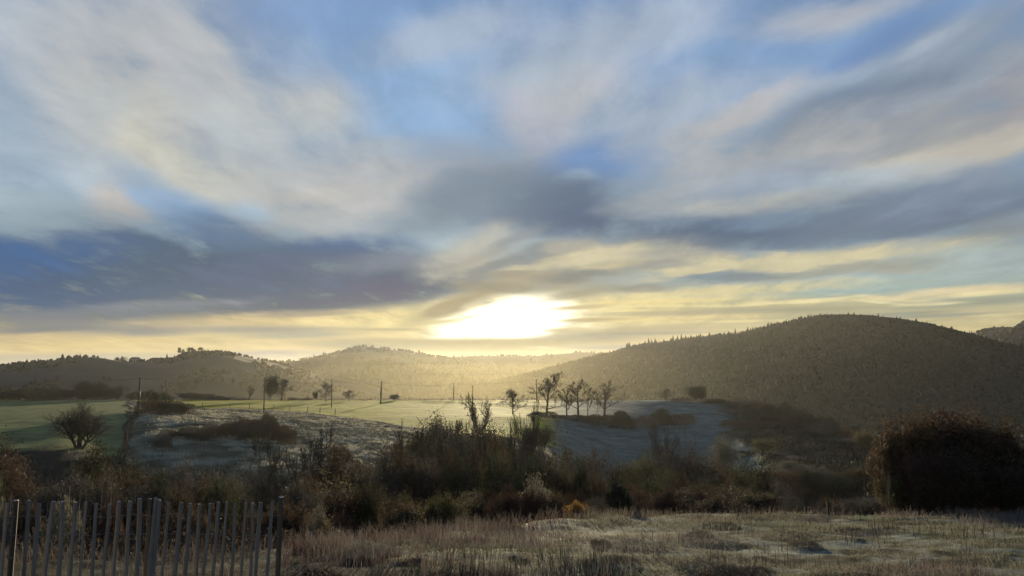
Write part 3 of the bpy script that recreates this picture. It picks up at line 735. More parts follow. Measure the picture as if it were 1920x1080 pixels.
# ------------------------------------------------------------------ trees along the brow of the plateau
BROW = [
 ('bare_tree', 'far_up', 468, 300, 722, 32, 'small pale leafless tree on the brow left of the tall dark leafy tree', 'tree'),
 ('oak_tree', 'olive_b', 506, 292, 706, 30, 'tall dark dense tree directly behind the second pole from the left', 'tree'),
 ('bare_tree', 'far_c', 530, 294, 711, 44, 'broad rounded leafless tree touching the tall dark dense tree on the brow', 'tree'),
 ('shrub', 'olive', 592, 292, 735, 10, 'thin upright shrub just left of the egg-shaped tree by the third pole', 'shrub'),
 ('bare_tree', 'far_c', 612, 284, 718, 28, 'egg-shaped leafless tree standing beside the third pole from the left', 'tree'),
 ('bare_tree', 'far_c', 655, 290, 732, 25, 'low domed tree alone on the brow between the third and fourth poles', 'tree'),
 ('bare_tree', 'twiggy', 742, 294, 740, 19, 'very small bushy tree right of the thick dark pole on the brow', 'tree'),
 ('bare_tree', 'far_c', 962, 212, 731, 46, 'round-headed leafless tree with a bare leaning trunk at the edge of the lit field', 'tree'),
 ('bare_tree', 'far_a', 1024, 205, 700, 72, 'tallest leafless tree of the row, broad crown, above the dark bank', 'tree'),
 ('bare_tree', 'far_up', 1062, 206, 722, 28, 'slim leafless tree immediately right of the tallest tree of the row', 'tree'),
 ('bare_tree', 'far_b', 1084, 206, 711, 34, 'upright leafless tree with a forked trunk in the middle of the row on the bank', 'tree'),
 ('bare_tree', 'far_up', 1101, 208, 726, 16, 'thin twiggy tree close against the fork-trunked tree of the row', 'tree'),
 ('bare_tree', 'sapling', 1117, 207, 742, 14, 'spindly sapling in the gap before the last tree of the row', 'tree'),
 ('bare_tree', 'far_b', 1132, 206, 715, 38, 'last tree of the row, vase-shaped and leafless, nearest the blue shaded field', 'tree'),
 ('shrub', 'far_c', 1247, 258, 729, 26, 'faint hazy bush alone at the far edge of the frosty blue field', 'shrub'),
 ('shrub', 'olive_b', 1309, 258, 724, 42, 'rounded leafy bush at the far right end of the frosty blue field', 'shrub'),
 ('shrub', 'mound_b', 1275, 257, 745, 40, 'low frosted scrub between the two bushes at the far edge of the blue field', 'shrub'),
 ('field_tree', 'bushy_bare', 157, 108, 761, 88, 'stocky many-branched leafless tree on the lower edge of the left green field', 'tree'),
 ('bare_tree', 'black_b', 885, 92, 751, 84, 'fan of bare upright branches rising in front of the golden field by the slim pole', 'tree'),
]
for n, k, px, Y, top, w, lab, cat in BROW:
    if 1050 < px < 1140: w *= 1.45
    if 950 < px < 1040: w *= 1.1
    plant(n, k, px, Y, top, w, lab, cat)
# hedge on the brow, left
rg = random.Random(4)
HEDGE = [(-60, 728, 60), (-20, 730, 46), (8, 734, 40), (34, 729, 46), (60, 735, 34), (84, 727, 44), (112, 740, 22), (136, 731, 34), (158, 723, 44), (180, 718, 46), (203, 725, 42), (226, 731, 30), (248, 736, 26), (268, 734, 24),
         (352, 736, 22), (372, 741, 36), (386, 737, 26), (408, 742, 36), (430, 744, 34), (452, 747, 26), (556, 746, 24), (576, 746, 20)]
for i, (px, top, w) in enumerate(HEDGE):
    plant('hedge_shrub', ('twiggy_b', 'mound_c', 'twiggy', 'olive_b')[i % 4], px, 303 - (i % 3) * 3, top, w * 1.25,
          'dark shrub in the hedge along the back of the left field' if px < 300 else 'dark low shrub in the hedge along the back of the middle field', 'shrub',
          'hedge shrubs behind the left field' if px < 300 else 'hedge shrubs behind the middle field')
# bramble clump by the first pole
for i, (k, px, Y, top, w, lab) in enumerate([
 ('mound_c', 300, 176, 735, 52, 'domed dark bush on top of the bramble clump right of the leftmost pole'),
 ('mound', 292, 163, 751, 66, 'wide dark bramble mound at the foot of the leftmost pole'),
 ('mound', 322, 165, 756, 60, 'bramble mound spreading right from the clump by the leftmost pole'),
 ('mound_b', 345, 168, 753, 50, 'low brown bramble tail at the right end of the clump by the leftmost pole')]):
    plant('bramble_bush', k, px, Y, top, w, lab, 'bramble bush', 'bramble clump beside the leftmost pole')
# band of scrub across the rough pasture
for i, (k, px, Y, top, w, lab) in enumerate([
 ('mound_c', 510, 128, 779, 46, 'tallest darkest bush at the right tip of the scrub band in the frosty pasture'),
 ('mound', 478, 129, 787, 64, 'dense black bramble left of the tallest bush in the pasture scrub band'),
 ('mound', 446, 130, 791, 60, 'wide dark bramble in the middle of the pasture scrub band'),
 ('mound_b', 410, 128, 796, 60, 'low brown bramble left of the middle of the pasture scrub band'),
 ('mound_b', 372, 126, 800, 60, 'thin frosted bramble toward the left of the pasture scrub band'),
 ('mound_b', 330, 122, 806, 56, 'leftmost straggling bramble of the pasture scrub band'),
 ('mound_b', 312, 112, 822, 44, 'small dark tussock below the left end of the pasture scrub band'),
 ('mound', 545, 120, 806, 44, 'small bramble trailing downhill right of the tallest bush in the pasture'),
 ('mound_e', 640, 100, 838, 60, 'reddish low bramble on the lower right of the frosty pasture')]):
    plant('bramble_bush', k, px, Y, top, w, lab, 'bramble bush', 'scrub band across the frosty pasture')
rb = random.Random(8)
for i in range(16):
    px = 300 + 255 * (i + rb.random()) / 16
    plant('bramble_bush', ('twiggy', 'mound_b', 'mound', 'twiggy_b')[i % 4], px, rb.uniform(116, 132), np.interp(px, [300, 400, 500, 555], [812, 798, 786, 808]) + rb.uniform(-4, 14), rb.uniform(16, 34), 'small ragged bramble filling the pasture scrub band', 'bramble bush', 'small brambles of the pasture scrub band')
# bank below the row of trees
for i, (k, px, Y, top, w, lab) in enumerate([
 ('mound_c', 1015, 200, 772, 60, 'dark leafy bush around the trunk of the tallest tree of the row'),
 ('mound', 1052, 202, 778, 56, 'dark bramble on the bank under the slim trees of the row'),
 ('mound', 1092, 201, 779, 60, 'dark bramble on the bank under the fork-trunked tree'),
 ('mound', 1132, 200, 778, 60, 'dark bramble under the last tree of the row'),
 ('mound_c', 1164, 198, 773, 60, 'rounded dark mound right of the last tree of the row'),
 ('mound_b', 1200, 196, 780, 56, 'brown bramble with a frosted top between the two dark mounds on the bank'),
 ('mound_c', 1236, 204, 769, 56, 'dark mound farthest along the bank in the blue field'),
 ('mound', 1272, 204, 777, 56, 'sloping right end of the bramble bank in the blue field')]):
    plant('bramble_bush', k, px, Y, top, w, lab, 'bramble bush', 'bramble bank below the row of trees')
# scrub running down the right hand spur
SPUR = [(1330, 300, 749, 40), (1352, 292, 752, 44), (1378, 285, 755, 40), (1405, 275, 749, 44), (1428, 266, 752, 40), (1450, 258, 762, 44), (1478, 250, 770, 46), (1368, 240, 770, 46), (1400, 230, 776, 56), (1440, 225, 778, 56),
        (1500, 235, 779, 50), (1528, 225, 786, 50), (1552, 215, 795, 50), (1578, 205, 803, 46), (1600, 195, 811, 44), (1622, 185, 820, 44), (1646, 176, 828, 46), (1670, 170, 836, 46),
        (1372, 205, 786, 56), (1412, 195, 794, 66), (1455, 190, 796, 66), (1500, 185, 806, 66), (1545, 178, 818, 60), (1590, 170, 832, 56), (1630, 160, 842, 56),
        (1395, 172, 812, 66), (1440, 165, 822, 66), (1490, 160, 832, 66), (1540, 152, 846, 66), (1590, 145, 856, 66), (1640, 138, 866, 60), (1410, 150, 846, 60), (1500, 135, 862, 66), (1560, 125, 874, 66), (1620, 118, 884, 66), (1455, 142, 850, 60), (1690, 150, 860, 60), (1720, 140, 880, 60)]
for i, (px, Y, top, w) in enumerate(SPUR):
    top -= -3 + (i * 7) % 9; w *= 1.1; Y = min(Y, 258) if px < 1400 else Y
    plant('scrub_bush', ('mound_c', 'olive_b', 'twiggy', 'mound_c', 'twiggy_b')[i % 5], px, Y, top, w * 1.15, 'dark scrub bush massed on the slope right of the blue field', 'bush', 'scrub bushes on the right hand slope')
plant('bare_tree', 'yellow', 1425, 138, 822, 36, 'small tree with a tuft of pale straw-coloured leaves on the scrub slope', 'tree')
plant('bare_tree', 'pale', 1358, 120, 826, 62, 'pale rounded frosted tree at the lower right corner of the blue field', 'tree')
plant('bare_tree', 'yellow', 1612, 140, 806, 30, 'yellowish-green young tree rising above the scrub at the foot of the big hill', 'tree')
plant('bare_tree', 'pale', 1495, 110, 866, 74, 'greyish-green frosted tree low on the scrub slope', 'tree')

# ------------------------------------------------------------------ trees of the gully
G_ = [ # kind, column, depth, top row, width
 ('vase', 738, 72, 792, 76, 'bare upright-branched tree at the left edge of the dark thicket, against the pasture'),
 ('vase_b', 775, 76, 808, 70, 'grey bare tree right of the leftmost thicket tree'),
 ('twiggy', 812, 78, 782, 84, 'dense brown-grey tree whose rounded top meets the shaded field'),
 ('olive', 850, 82, 776, 90, 'tall greyish tree in the middle of the dark thicket'),
 ('olive', 900, 80, 786, 96, 'olive-tinged tree below the fan of bare branches'),
 ('twiggy_b', 935, 84, 800, 80, 'pinkish-brown twiggy tree in the thicket below the round-headed tree'),
 ('vase', 983, 60, 772, 96, 'tall black multi-stemmed bare tree in front of the blue field left edge'),
 ('bare_b', 965, 64, 790, 60, 'slender black bare tree left against the tall multi-stemmed one'),
 ('olive_b', 1022, 140, 796, 74, 'dark green tree mass below the tallest tree of the row'),
 ('olive', 1040, 62, 852, 86, 'yellow-green leafy tree at the foot of the blue field'),
 ('twiggy_b', 1085, 66, 866, 70, 'dark bluish rounded tree low against the blue field'),
 ('twiggy_b', 1110, 64, 860, 60, 'small dark rounded tree at the lower edge of the blue field'),
 ('twiggy', 1150, 66, 868, 84, 'brown twiggy tree along the lower edge of the blue field'),
 ('olive', 1185, 60, 866, 84, 'olive-brown tree left of the vase-shaped tree below the blue field'),
 ('vase', 1230, 64, 821, 96, 'broad vase-shaped leafless tree standing before the blue field'),
 ('vase_b', 1246, 68, 826, 70, 'leafless stems crowding the right side of the vase-shaped tree'),
 ('bare_up', 1292, 62, 822, 46, 'thin upright leafless tree right of the vase-shaped tree'),
 ('twiggy_b', 1325, 62, 862, 84, 'dark domed tree below the pale rounded frosted tree'),
 ('olive_b', 1380, 64, 884, 90, 'dark tree under the scrub slope, right of the domed tree'),
 ('twiggy', 1270, 58, 868, 90, 'dark twiggy tree between the vase-shaped tree and the domed tree'),
 ('black_a', 505, 40, 812, 110, 'black finely branched bare tree rising behind the right end of the picket fence'),
 ('black_b', 556, 42, 820, 104, 'black bare tree with crooked branches right of the finely branched one'),
 ('twiggy_b', 610, 44, 862, 90, 'dark brown twiggy tree right of the two black bare trees'),
 ('twiggy', 655, 46, 872, 60, 'thin dark conical tree between the pasture and the golden bush'),
 ('yellow', 672, 34, 905, 100, 'bush with yellow and rust leaves above the reddish weeds'),
 ('twiggy_b', 35, 42, 822, 150, 'dark reddish-brown tree at the left edge of the photo behind the fence'),
 ('olive', 232, 46, 826, 110, 'dark conical olive tree below the field wall'),
 ('twiggy_b', 150, 46, 868, 110, 'dark bush between the reddish tree and the conical olive tree'),
 ('olive', 300, 44, 872, 90, 'olive-brown bush right of the conical olive tree'),
 ('twiggy', 395, 46, 862, 90, 'pale olive twiggy tree in front of the shaded pasture'),
 ('twiggy_b', 350, 42, 890, 80, 'dark low bush left of the pale olive twiggy tree'),
 ('olive_b', 455, 44, 898, 70, 'dark green bush behind the right half of the picket fence'),
]
for k, px, Y, top, w, lab in G_:
    top += 24 if px < 480 else (22 if 700 < px < 960 else (8 if 960 < px < 1060 else 0))
    plant('thicket_tree' if Y > 36 else 'golden_bush', k, px, Y, top, w * 1.1, lab, 'tree' if Y > 36 else 'bush')
rg = random.Random(11)
kinds = ['twiggy', 'twiggy_b', 'olive', 'olive_b', 'vase_b', 'mound_c', 'mound']
def fill(n, x0, x1, Y0, Y1, tops, w, label, group, seed, ks=kinds, nm='thicket_tree', cat='tree'):
    rg = random.Random(seed)
    for i in range(n):
        px = x0 + (x1 - x0) * (i + rg.random()) / n; Y = rg.uniform(Y0, Y1)
        t = np.interp(px, [a for a, b in tops], [b for a, b in tops]) + rg.uniform(-6, 14)
        plant(nm, ks[rg.randrange(len(ks))], px, Y, t, w * rg.uniform(.8, 1.3), label, cat, group)
fill(30, 690, 1060, 55, 76, [(690, 900), (740, 856), (800, 836), (900, 842), (1000, 868), (1060, 894)], 104, 'dark leafless tree packed in the middle thicket', 'trees of the middle thicket', 1)
fill(26, 690, 1100, 38, 52, [(690, 900), (760, 862), (900, 862), (1000, 876), (1100, 890)], 90, 'dark brown tree in the lower part of the middle thicket', 'lower trees of the middle thicket', 2)
fill(30, 1070, 1440, 40, 60, [(1070, 906), (1200, 898), (1300, 900), (1440, 905)], 88, 'dark brown tree in the thicket below the blue field', 'trees of the thicket below the blue field', 3)
fill(12, 1080, 1430, 62, 72, [(1080, 880), (1200, 880), (1300, 872), (1430, 880)], 80, 'rounded dark tree at the lower edge of the blue field', 'trees at the lower edge of the blue field', 31, ['twiggy', 'twiggy_b', 'olive', 'vase_b'])
fill(12, -40, 470, 30, 42, [(-40, 880), (100, 912), (230, 900), (350, 916), (470, 922)], 90, 'dark bush packed behind the picket fence', 'bushes behind the picket fence', 4, ['twiggy_b', 'olive', 'twiggy', 'mound_c', 'russet'])
fill(10, -30, 640, 19, 26, [(-30, 930), (300, 955), (500, 955), (640, 965)], 90, 'low dark bush close behind the picket fence', 'low bushes close behind the picket fence', 5, ['russet', 'mound', 'russet_b', 'mound_e', 'mound_d'])
fill(9, 560, 760, 26, 36, [(560, 905), (640, 930), (760, 925)], 80, 'dark bush between the picket fence and the middle thicket', 'bushes between fence and thicket', 6, ['twiggy_b', 'olive', 'russet', 'twiggy'])
fill(14, 760, 1160, 24, 32, [(760, 945), (900, 930), (1000, 925), (1160, 935)], 70, 'low tangled bush along the far edge of the meadow', 'bushes along the meadow edge', 7, ['russet', 'russet_b', 'mound', 'olive', 'mound_b'])
fill(12, 1160, 1420, 26, 34, [(1160, 925), (1300, 920), (1420, 930)], 70, 'dark low bush behind the right part of the meadow', 'bushes behind the right meadow', 8, ['russet', 'russet_b', 'mound', 'twiggy_b'])
# right of the thicket, low scrub before the frosty patch
fill(14, 1420, 1660, 90, 110, [(1420, 880), (1540, 885), (1660, 870)], 90, 'dark rounded tree at the foot of the right hand slope', 'trees at the foot of the right hand slope', 21, ['olive_b', 'mound_c', 'twiggy', 'twiggy_b'])
fill(8, 1400, 1660, 30, 44, [(1400, 925), (1500, 946), (1600, 944), (1660, 930)], 60, 'sparse low scrub in front of the frosty patch on the right', 'sparse scrub at right', 9, ['twiggy', 'twiggy_b', 'russet', 'olive_b'])
fill(8, 1660, 1960, 60, 100, [(1660, 870), (1960, 850)], 110, 'dark tree hidden behind the big russet bushes', 'trees behind the russet bushes', 10, ['olive_b', 'twiggy_b', 'twiggy'])
# the big russet bushes
for i, (k, px, Y, top, w, lab) in enumerate([
 ('russet', 1700, 26, 782, 120, 'left russet bush of the big clump on the right, with orange-tinted tips'),
 ('russet_b', 1765, 27, 790, 130, 'dark central bush of the big russet clump'),
 ('russet', 1835, 26.5, 788, 130, 'tall bush right of the centre of the big russet clump'),
 ('russet_b', 1892, 26, 828, 120, 'rightmost lower bush of the big russet clump'),
 ('russet_b', 1735, 25, 850, 110, 'lower front bush of the big russet clump'),
 ('russet', 1800, 25, 850, 120, 'low front bush in the shade of the big russet clump'),
 ('russet', 1870, 24.6, 880, 110, 'short bush at the foot of the big russet clump near the photo edge'),
 ('yellow', 1668, 26, 880, 60, 'small pale-leaved bush at the left foot of the big russet clump'),
 ('russet', 1680, 28, 840, 70, 'slim orange-brown bush on the left flank of the big russet clump')]):
    plant('russet_bush', k, px, Y, top + [14, -4, 4, 8, 0, 4, 0, 0, 6][i], w * .95, lab, 'bush', 'big russet bushes')
for px, top, l in [(1692, 776, 'sprig of bare stems sticking out of the left top of the russet clump'), (1788, 781, 'sprig of bare stems sticking out of the middle top of the russet clump'), (1858, 788, 'sprig of bare stems sticking out of the right top of the russet clump')]:
    plant('bare_shrub', 'vase_b', px, 26.8, top, 64, l, 'shrub')
plant('dead_trunk', 'bare_up', 1656, 24.6, 872, 26, 'thin dark dead trunk at the left of the russet clump', 'tree')
# small individuals on the meadow edge
for n, k, px, Y, top, w, lab, cat in [
 ('orange_bush', 'gold', 1078, 23, 944, 40, 'bright orange-yellow little bush on the far edge of the meadow', 'bush'),
 ('orange_bush', 'russet', 1106, 22.5, 960, 44, 'lower orange-brown bush touching the bright little bush on its right', 'bush'),
 ('orange_bush', 'russet', 955, 25, 938, 50, 'rust-orange leafy bush in front of the middle thicket', 'bush'),
 ('pale_bush', 'pale', 1012, 27, 905, 74, 'frosted bush with pale twigs right of the rust-orange bush', 'bush'),
 ('pale_bush', 'yellow', 822, 25, 936, 90, 'pale green-yellow bush at the left edge of the middle thicket foot', 'bush'),
 ('pale_bush', 'pale', 590, 22, 958, 60, 'frosted thorny bush right of the fence end post', 'bush'),
 ('evergreen_bush', 'evergreen', 1160, 25, 912, 44, 'dark evergreen cone-shaped bush at the meadow edge', 'bush'),
 ('sapling', 'sapling', 1370, 21, 912, 62, 'thin sapling with pale seed heads standing in the meadow edge', 'sapling'),
 ('sapling', 'sapling', 1343, 24, 906, 50, 'smaller sapling with pale seed heads left of the tall one', 'sapling'),
 ('sapling', 'sapling', 1300, 25, 915, 44, 'faint sapling at the foot of the thicket, leftmost of the three', 'sapling'),
 ('pale_bush', 'yellow', 1405, 27, 918, 44, 'small olive-yellow bush right of the tall sapling', 'bush'),
 ('sapling', 'sapling', 1266, 15.5, 988, 12, 'tiny dark seedling alone in the frosty meadow', 'sapling'),
 ('orange_bush', 'gold', 612, 22, 985, 40, 'small rust-leaved bush among the reddish weeds near the fence', 'bush'),
]:
    plant(n, k, px, Y, top, w, lab, cat)
# ------------------------------------------------------------------ chestnut paling fence, near left
def wood_mat(name, c1, c2, sc=40):
    def b(g):
        p = g.n('ShaderNodeTexCoord').outputs['Object']
        f = g.noise(g.v('MULTIPLY', p, (1, 1, .12)), sc, 6, .65)
        c = g.mix(f, c1, c2)
        bp = g.n('ShaderNodeBump'); bp.inputs['Strength'].default_value = .6; bp.inputs['Distance'].default_value = .004; g.put(bp.inputs['Height'], f)
        return pbsdf(g, c, .8, .25, bp.outputs[0])
    return mat(name, b)
M_PALE = wood_mat('weathered_chestnut', (.11, .10, .092), (.38, .36, .335))
M_POST = wood_mat('post_wood', (.04, .034, .03), (.12, .11, .105), 30)
M_POLE = wood_mat('pole_wood', (.025, .02, .016), (.05, .042, .035), 10)
M_WIRE = mat('galvanised_wire', lambda g: pbsdf(g, (.18, .18, .19), .5, .5))
M_CABLE = mat('cable', lambda g: pbsdf(g, (.03, .03, .03), .6, .4))
M_LIT_FROST = mat('lit_frost_cap', lambda g: pbsdf(g, (.55, .56, .58), .6, .4))  # frost white; on fence tops the colour also paints in their lit brightness
def stick(name, parent, p0, p1, w, t, seed, m, n=7, sides=6, wob=.006, twist=0):
    """hand-split or round stake: an uneven stick from p0 up to p1"""
    rg = np.random.default_rng(seed); p0 = np.array(p0, float); p1 = np.array(p1, float)
    th = np.arange(sides) * 2 * math.pi / sides + rg.uniform(0, .5); rad = rg.uniform(.82, 1.12, sides)
    bow = rg.normal(0, wob, (n, 2)); bow = np.cumsum(bow, 0) * .5; bow[0] = 0
    V = []
    for i in range(n):
        f = i / (n - 1); c = p0 + (p1 - p0) * f; k = 1 - .12 * f + rg.normal(0, .03)
        for j in range(sides):
            V.append((c[0] + bow[i, 0] + math.cos(th[j]) * w / 2 * k * rad[j], c[1] + bow[i, 1] + math.sin(th[j]) * t / 2 * k * rad[j], c[2] + (rg.uniform(-.004, .004) if i in (0, n - 1) else 0)))
    me = bpy.data.meshes.new(name); F = [(i * sides + j, i * sides + (j + 1) % sides, (i + 1) * sides + (j + 1) % sides, (i + 1) * sides + j) for i in range(n - 1) for j in range(sides)]
    F += [tuple(reversed(range(sides))), tuple((n - 1) * sides + j for j in range(sides))]
    me.from_pydata(V, [], F); me.materials.append(m); me.materials.append(M_LIT_FROST); me.polygons[len(F) - 1].material_index = 1; me.update()  # top face painted bright: frost together with light catching the tip
    return obj(name, me, parent)
def fY(px): return 5.6 + 1.3 * px / 529.0
f0 = Vector(((-960) / KX * fY(0), fY(0), gz(-960 / KX * fY(0), fY(0))))
fence = obj('picket_fence', None, loc=(f0.x, f0.y, f0.z))
tag(fence, 'weathered split-chestnut paling fence wired together, crossing the lower left corner', 'fence')
pales = [(-42, 942), (-22, 944), (-2, 941), (21, 943), (61, 939), (80, 943), (101, 941), (124, 940), (145, 942), (165, 942), (187, 943), (208, 945), (228, 940), (246, 939), (265, 935), (293, 934), (304, 938), (321, 941), (340, 943),
         (359, 944), (380, 945), (397, 944), (411, 941), (428, 941), (443, 942), (460, 942), (477, 943), (494, 941), (511, 939)]
rg = random.Random(3)
def fpos(px, row, Y=None):
    Y = Y or fY(px); return Vector(((px - 960) / 1450.0 * Y, Y, ray(px, row).z * Y)) - f0
for i, (px, top) in enumerate(pales):
    T_ = fpos(px, top); B_ = Vector((T_.x + rg.uniform(-.065, -.005), T_.y + rg.uniform(-.02, .02), 0)); B_.z = gz(B_.x + f0.x, B_.y + f0.y) - f0.z - .04
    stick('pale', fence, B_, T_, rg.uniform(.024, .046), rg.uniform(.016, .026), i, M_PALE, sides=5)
for px, top, w in [(36, 938, .048), (285, 935, .03), (529, 932, .048)]:
    T_ = fpos(px, top, fY(px) + .05); B_ = Vector((T_.x - .01, T_.y, 0)); B_.z = gz(B_.x + f0.x, B_.y + f0.y) - f0.z - .1
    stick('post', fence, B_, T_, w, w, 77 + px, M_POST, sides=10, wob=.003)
for k, dr in enumerate((26, 62, 103)):
    segs = []; last = None
    for px in range(-60, 530, 4):
        p = fpos(px, 941 + dr + 1.6 * math.sin(px * .07 + k * 2) + (2.5 * math.sin(px * .013 + k)))
        p.y += .016 * math.sin(px * .3 + k)
        if last is not None: segs.append((tuple(last), tuple(p), .0016, .0016))
        last = p
    V, F = tubes(segs, 4); obj('wire', np_mesh('wire', V, F, M_WIRE), fence)

# ------------------------------------------------------------------ utility poles and their wires
def util_pole(px, Y, top, label, r=.13, lean=0.0, kind=0):
    x = (px - 960) / KX * Y; zb = gz(x, Y); H = ray(px, top).z * Y - zb
    o = obj('utility_pole', None, loc=(x, Y, zb))
    V, F = tubes([((0, 0, -.4), (lean * .5, 0, H * .5), r, r * .85), ((lean * .5, 0, H * .5), (lean, 0, H), r * .85, r * .7)], 8)
    obj('shaft', np_mesh('shaft', V, F, M_POLE), o)
    V, F = tubes([((lean, 0, H - .02), (lean, 0, H + .06), r * .72, r * .72)], 8); obj('cap', np_mesh('cap', V, F, M_CABLE), o)
    for s in ((-1, 1) if kind == 0 else (1,)):
        V, F = tubes([((lean, 0, H - .35), (lean + s * .28, 0, H - .30), .025, .025), ((lean + s * .28, 0, H - .32), (lean + s * .28, 0, H - .12), .05, .05)], 6)
        obj('insulator', np_mesh('insulator', V, F, M_CABLE), o)
    if kind == 1:
        V, F = tubes([((lean, 0, H * .62), (lean + .16, 0, H * .62), .1, .1), ((lean + .1, 0, H * .55), (lean + .1, 0, H * .66), .12, .12)], 6); obj('junction_box', np_mesh('junction_box', V, F, M_CABLE), o)
    tag(o, label, 'utility pole', 'utility poles across the plateau'); return Vector((x + lean, Y, zb + H - .15))
PL = [util_pole(-240, 165, 716, 'utility pole beyond the left edge of the photo at the end of the wire', .14),
      util_pole(263, 150, 708, 'leftmost utility pole, standing at the corner of the green field by the bramble clump', .15, 0, 1),
      util_pole(497, 188, 708, 'utility pole directly left of the tall dark dense tree', .16),
      util_pole(623, 228, 712, 'utility pole beside the egg-shaped tree', .16, -.12),
      util_pole(714.5, 262, 716, 'thickest darkest utility pole, alone in the middle of the lit field', .30, .2, 1),
      util_pole(851, 300, 719, 'pale hazy utility pole right of the thick dark one', .2)]
P6 = util_pole(886, 190, 723, 'slim utility pole rising from the fan of bare branches', .11, 0, 1)
P7 = util_pole(1006, 290, 711, 'utility pole partly hidden by the tallest tree of the row', .17)
def span(a, b, label, sag=.022, r=.035):
    n = 14; pts = [a.lerp(b, i / n) - Vector((0, 0, sag * (b - a).length * 4 * (i / n) * (1 - i / n))) for i in range(n + 1)]
    V, F = tubes([(tuple(pts[i]), tuple(pts[i + 1]), r, r) for i in range(n)], 4)
    tag(obj('overhead_wire', np_mesh('overhead_wire', V, F, M_CABLE)), label, 'wire', 'overhead wires')
span(PL[0], PL[1], 'wire coming from beyond the left edge to the leftmost pole', .015)
span(PL[1], PL[2], 'long sagging wire between the leftmost pole and the pole by the dark dense tree')
span(PL[2], PL[3], 'wire from the pole by the dark dense tree to the pole by the egg-shaped tree')
span(PL[3], PL[4], 'wire from the pole by the egg-shaped tree to the thick dark pole', .02)
span(PL[4], PL[5], 'wire from the thick dark pole to the pale hazy pole')
span(PL[5], P7, 'faint wire from the pale hazy pole to the pole behind the tallest tree')

# ------------------------------------------------------------------ field fences and small posts
def field_post(px, Y, hgt, label, group, r=.07, lean=0, cap=False, name='fence_post', cat='post'):
    x = (px - 960) / KX * Y; zb = gz(x, Y)
    V, F = tubes([((0, 0, -.2), (lean, 0, hgt), r, r * .9)], 6); o = obj(name, np_mesh(name, V, F, M_POLE), loc=(x, Y, zb))
    if cap:
        V, F = tubes([((lean, 0, hgt), (lean, 0, hgt + .035), r * 1.7, r * 1.2)], 8); obj('cap', np_mesh('cap', V, F, M_LIT_FROST), o)
    tag(o, label, cat, group); return Vector((x, Y, zb + hgt * .85))
line = [field_post(px, Y, h, l, 'posts between pasture and lit field', .09, ln) for px, Y, h, ln, l in [
 (382, 210, 1.5, 0, 'field post right of the bramble clump, leftmost along the lit field'),
 (434, 210, 1.3, 0, 'field post midway between the leftmost pole and the second pole'),
 (470, 208, 1.5, 0, 'field post in line below the small pale tree'),
 (515, 206, 1.4, .15, 'leaning field post just right of the second pole'),
 (545, 204, 1.4, .15, 'leaning field post below the broad rounded tree'),
 (579, 200, 1.2, 0, 'short field post between the leaning post and the third pole'),
 (602, 196, 1.4, 0, 'field post immediately left of the third pole'),
 (630, 188, 1.4, .15, 'last leaning field post right of the third pole base')]]
segs = [(tuple(a), tuple(b), .02, .02) for a, b in zip(line, line[1:])]
V, F = tubes(segs, 3); tag(obj('fence_wire', np_mesh('fence_wire', V, F, M_CABLE)), 'thin wire strung along the field posts before the lit field', 'wire')
# rough grass line below those posts and the dark dividing lines of the far fields
for px, Y, h, ln, l in [
 (249, 150, 1.2, 0, 'topmost post of the boundary fence running down from the leftmost pole'), (247, 141, 1.2, .1, 'second post down the boundary fence from the leftmost pole'),
 (246, 133, 1.2, 0, 'third post down the boundary fence from the leftmost pole'), (245, 126, 1.2, -.1, 'fourth post down the boundary fence from the leftmost pole'), (245, 118, 1.3, 0, 'lowest post of the boundary fence below the leftmost pole')]:
    field_post(px, Y, h, l, 'posts of the boundary fence beside the green field', .07, ln)
field_post(835, 26, 1.55, 'thin dark post with a white frosted top in front of the middle thicket', None, .02, 0, True, 'capped_post')
field_post(1500, 24, .42, 'short dark stake at the meadow edge right of the tall sapling', None, .035, 0, False, 'stake', 'stake')
field_post(1541, 23, .40, 'thicker short stake at the meadow edge before the blue frosty patch', None, .03, 0, False, 'stake', 'stake')
for c, Y0, w, l in [((640, 1250), 296, 2.2, 'low dark grass bank along the far edge of the lit field')]:
    pass
# hedgerow strips: low rough banks that divide the far fields
def strip(name, pts, w, h, seed, leafc, label, n_per=26, size=.09):
    rg = np.random.default_rng(seed); P = []
    for (c0, y0), (c1, y1) in zip(pts, pts[1:]):
        a = np.array([(c0 - 960) / KX * y0, y0]); b = np.array([(c1 - 960) / KX * y1, y1]); L = np.linalg.norm(b - a); n = int(L * n_per)
        t = rg.random(n)[:, None]; q = a + (b - a) * t + rg.normal(0, w / 2, (n, 2)); P.append(q)
    P = np.concatenate(P); hh = h * (.35 + .65 * np.clip(grid_noise(P[:, 0], P[:, 1], 4, 3, seed) + .6, 0, 1.3))
    z = ground_z(P[:, 0], P[:, 1]) + hh * rg.random(len(P)) ** .7
    V, F = leaves_at(np.stack([P[:, 0], P[:, 1], z], -1), size, rg, 1, size)
    return tag(obj(name, np_mesh(name, V, F, LF[leafc])), label, 'undergrowth', None, 'stuff')
strip('rough_grass', [(350, 210), (430, 211), (535, 207)], .5, .5, 1, 'brown', 'dark line of rough grass under the field posts')
strip('hedge_bank', [(335, 300), (480, 297), (620, 297), (800, 298), (930, 298)], 1.2, .8, 2, 'brown', 'low dark bank along the back of the lit field', 30, .14)
strip('hedge_bank', [(790, 278), (860, 270), (930, 262), (1000, 250), (1040, 244)], .8, .7, 3, 'ever', 'thin dark hedge line slanting across the far lit field behind the round-headed tree', 30, .12)
strip('hedge_bank', [(960, 292), (1100, 264), (1200, 256)], .6, .5, 4, 'ever', 'thin dark line at the far edge of the field behind the tree row', 20, .12)
strip('rough_grass', [(-60, 104), (60, 105), (170, 108), (245, 112)], 1.2, .5, 5, 'grey', 'rough frosted grass edge at the bottom of the left green field', 60, .07)
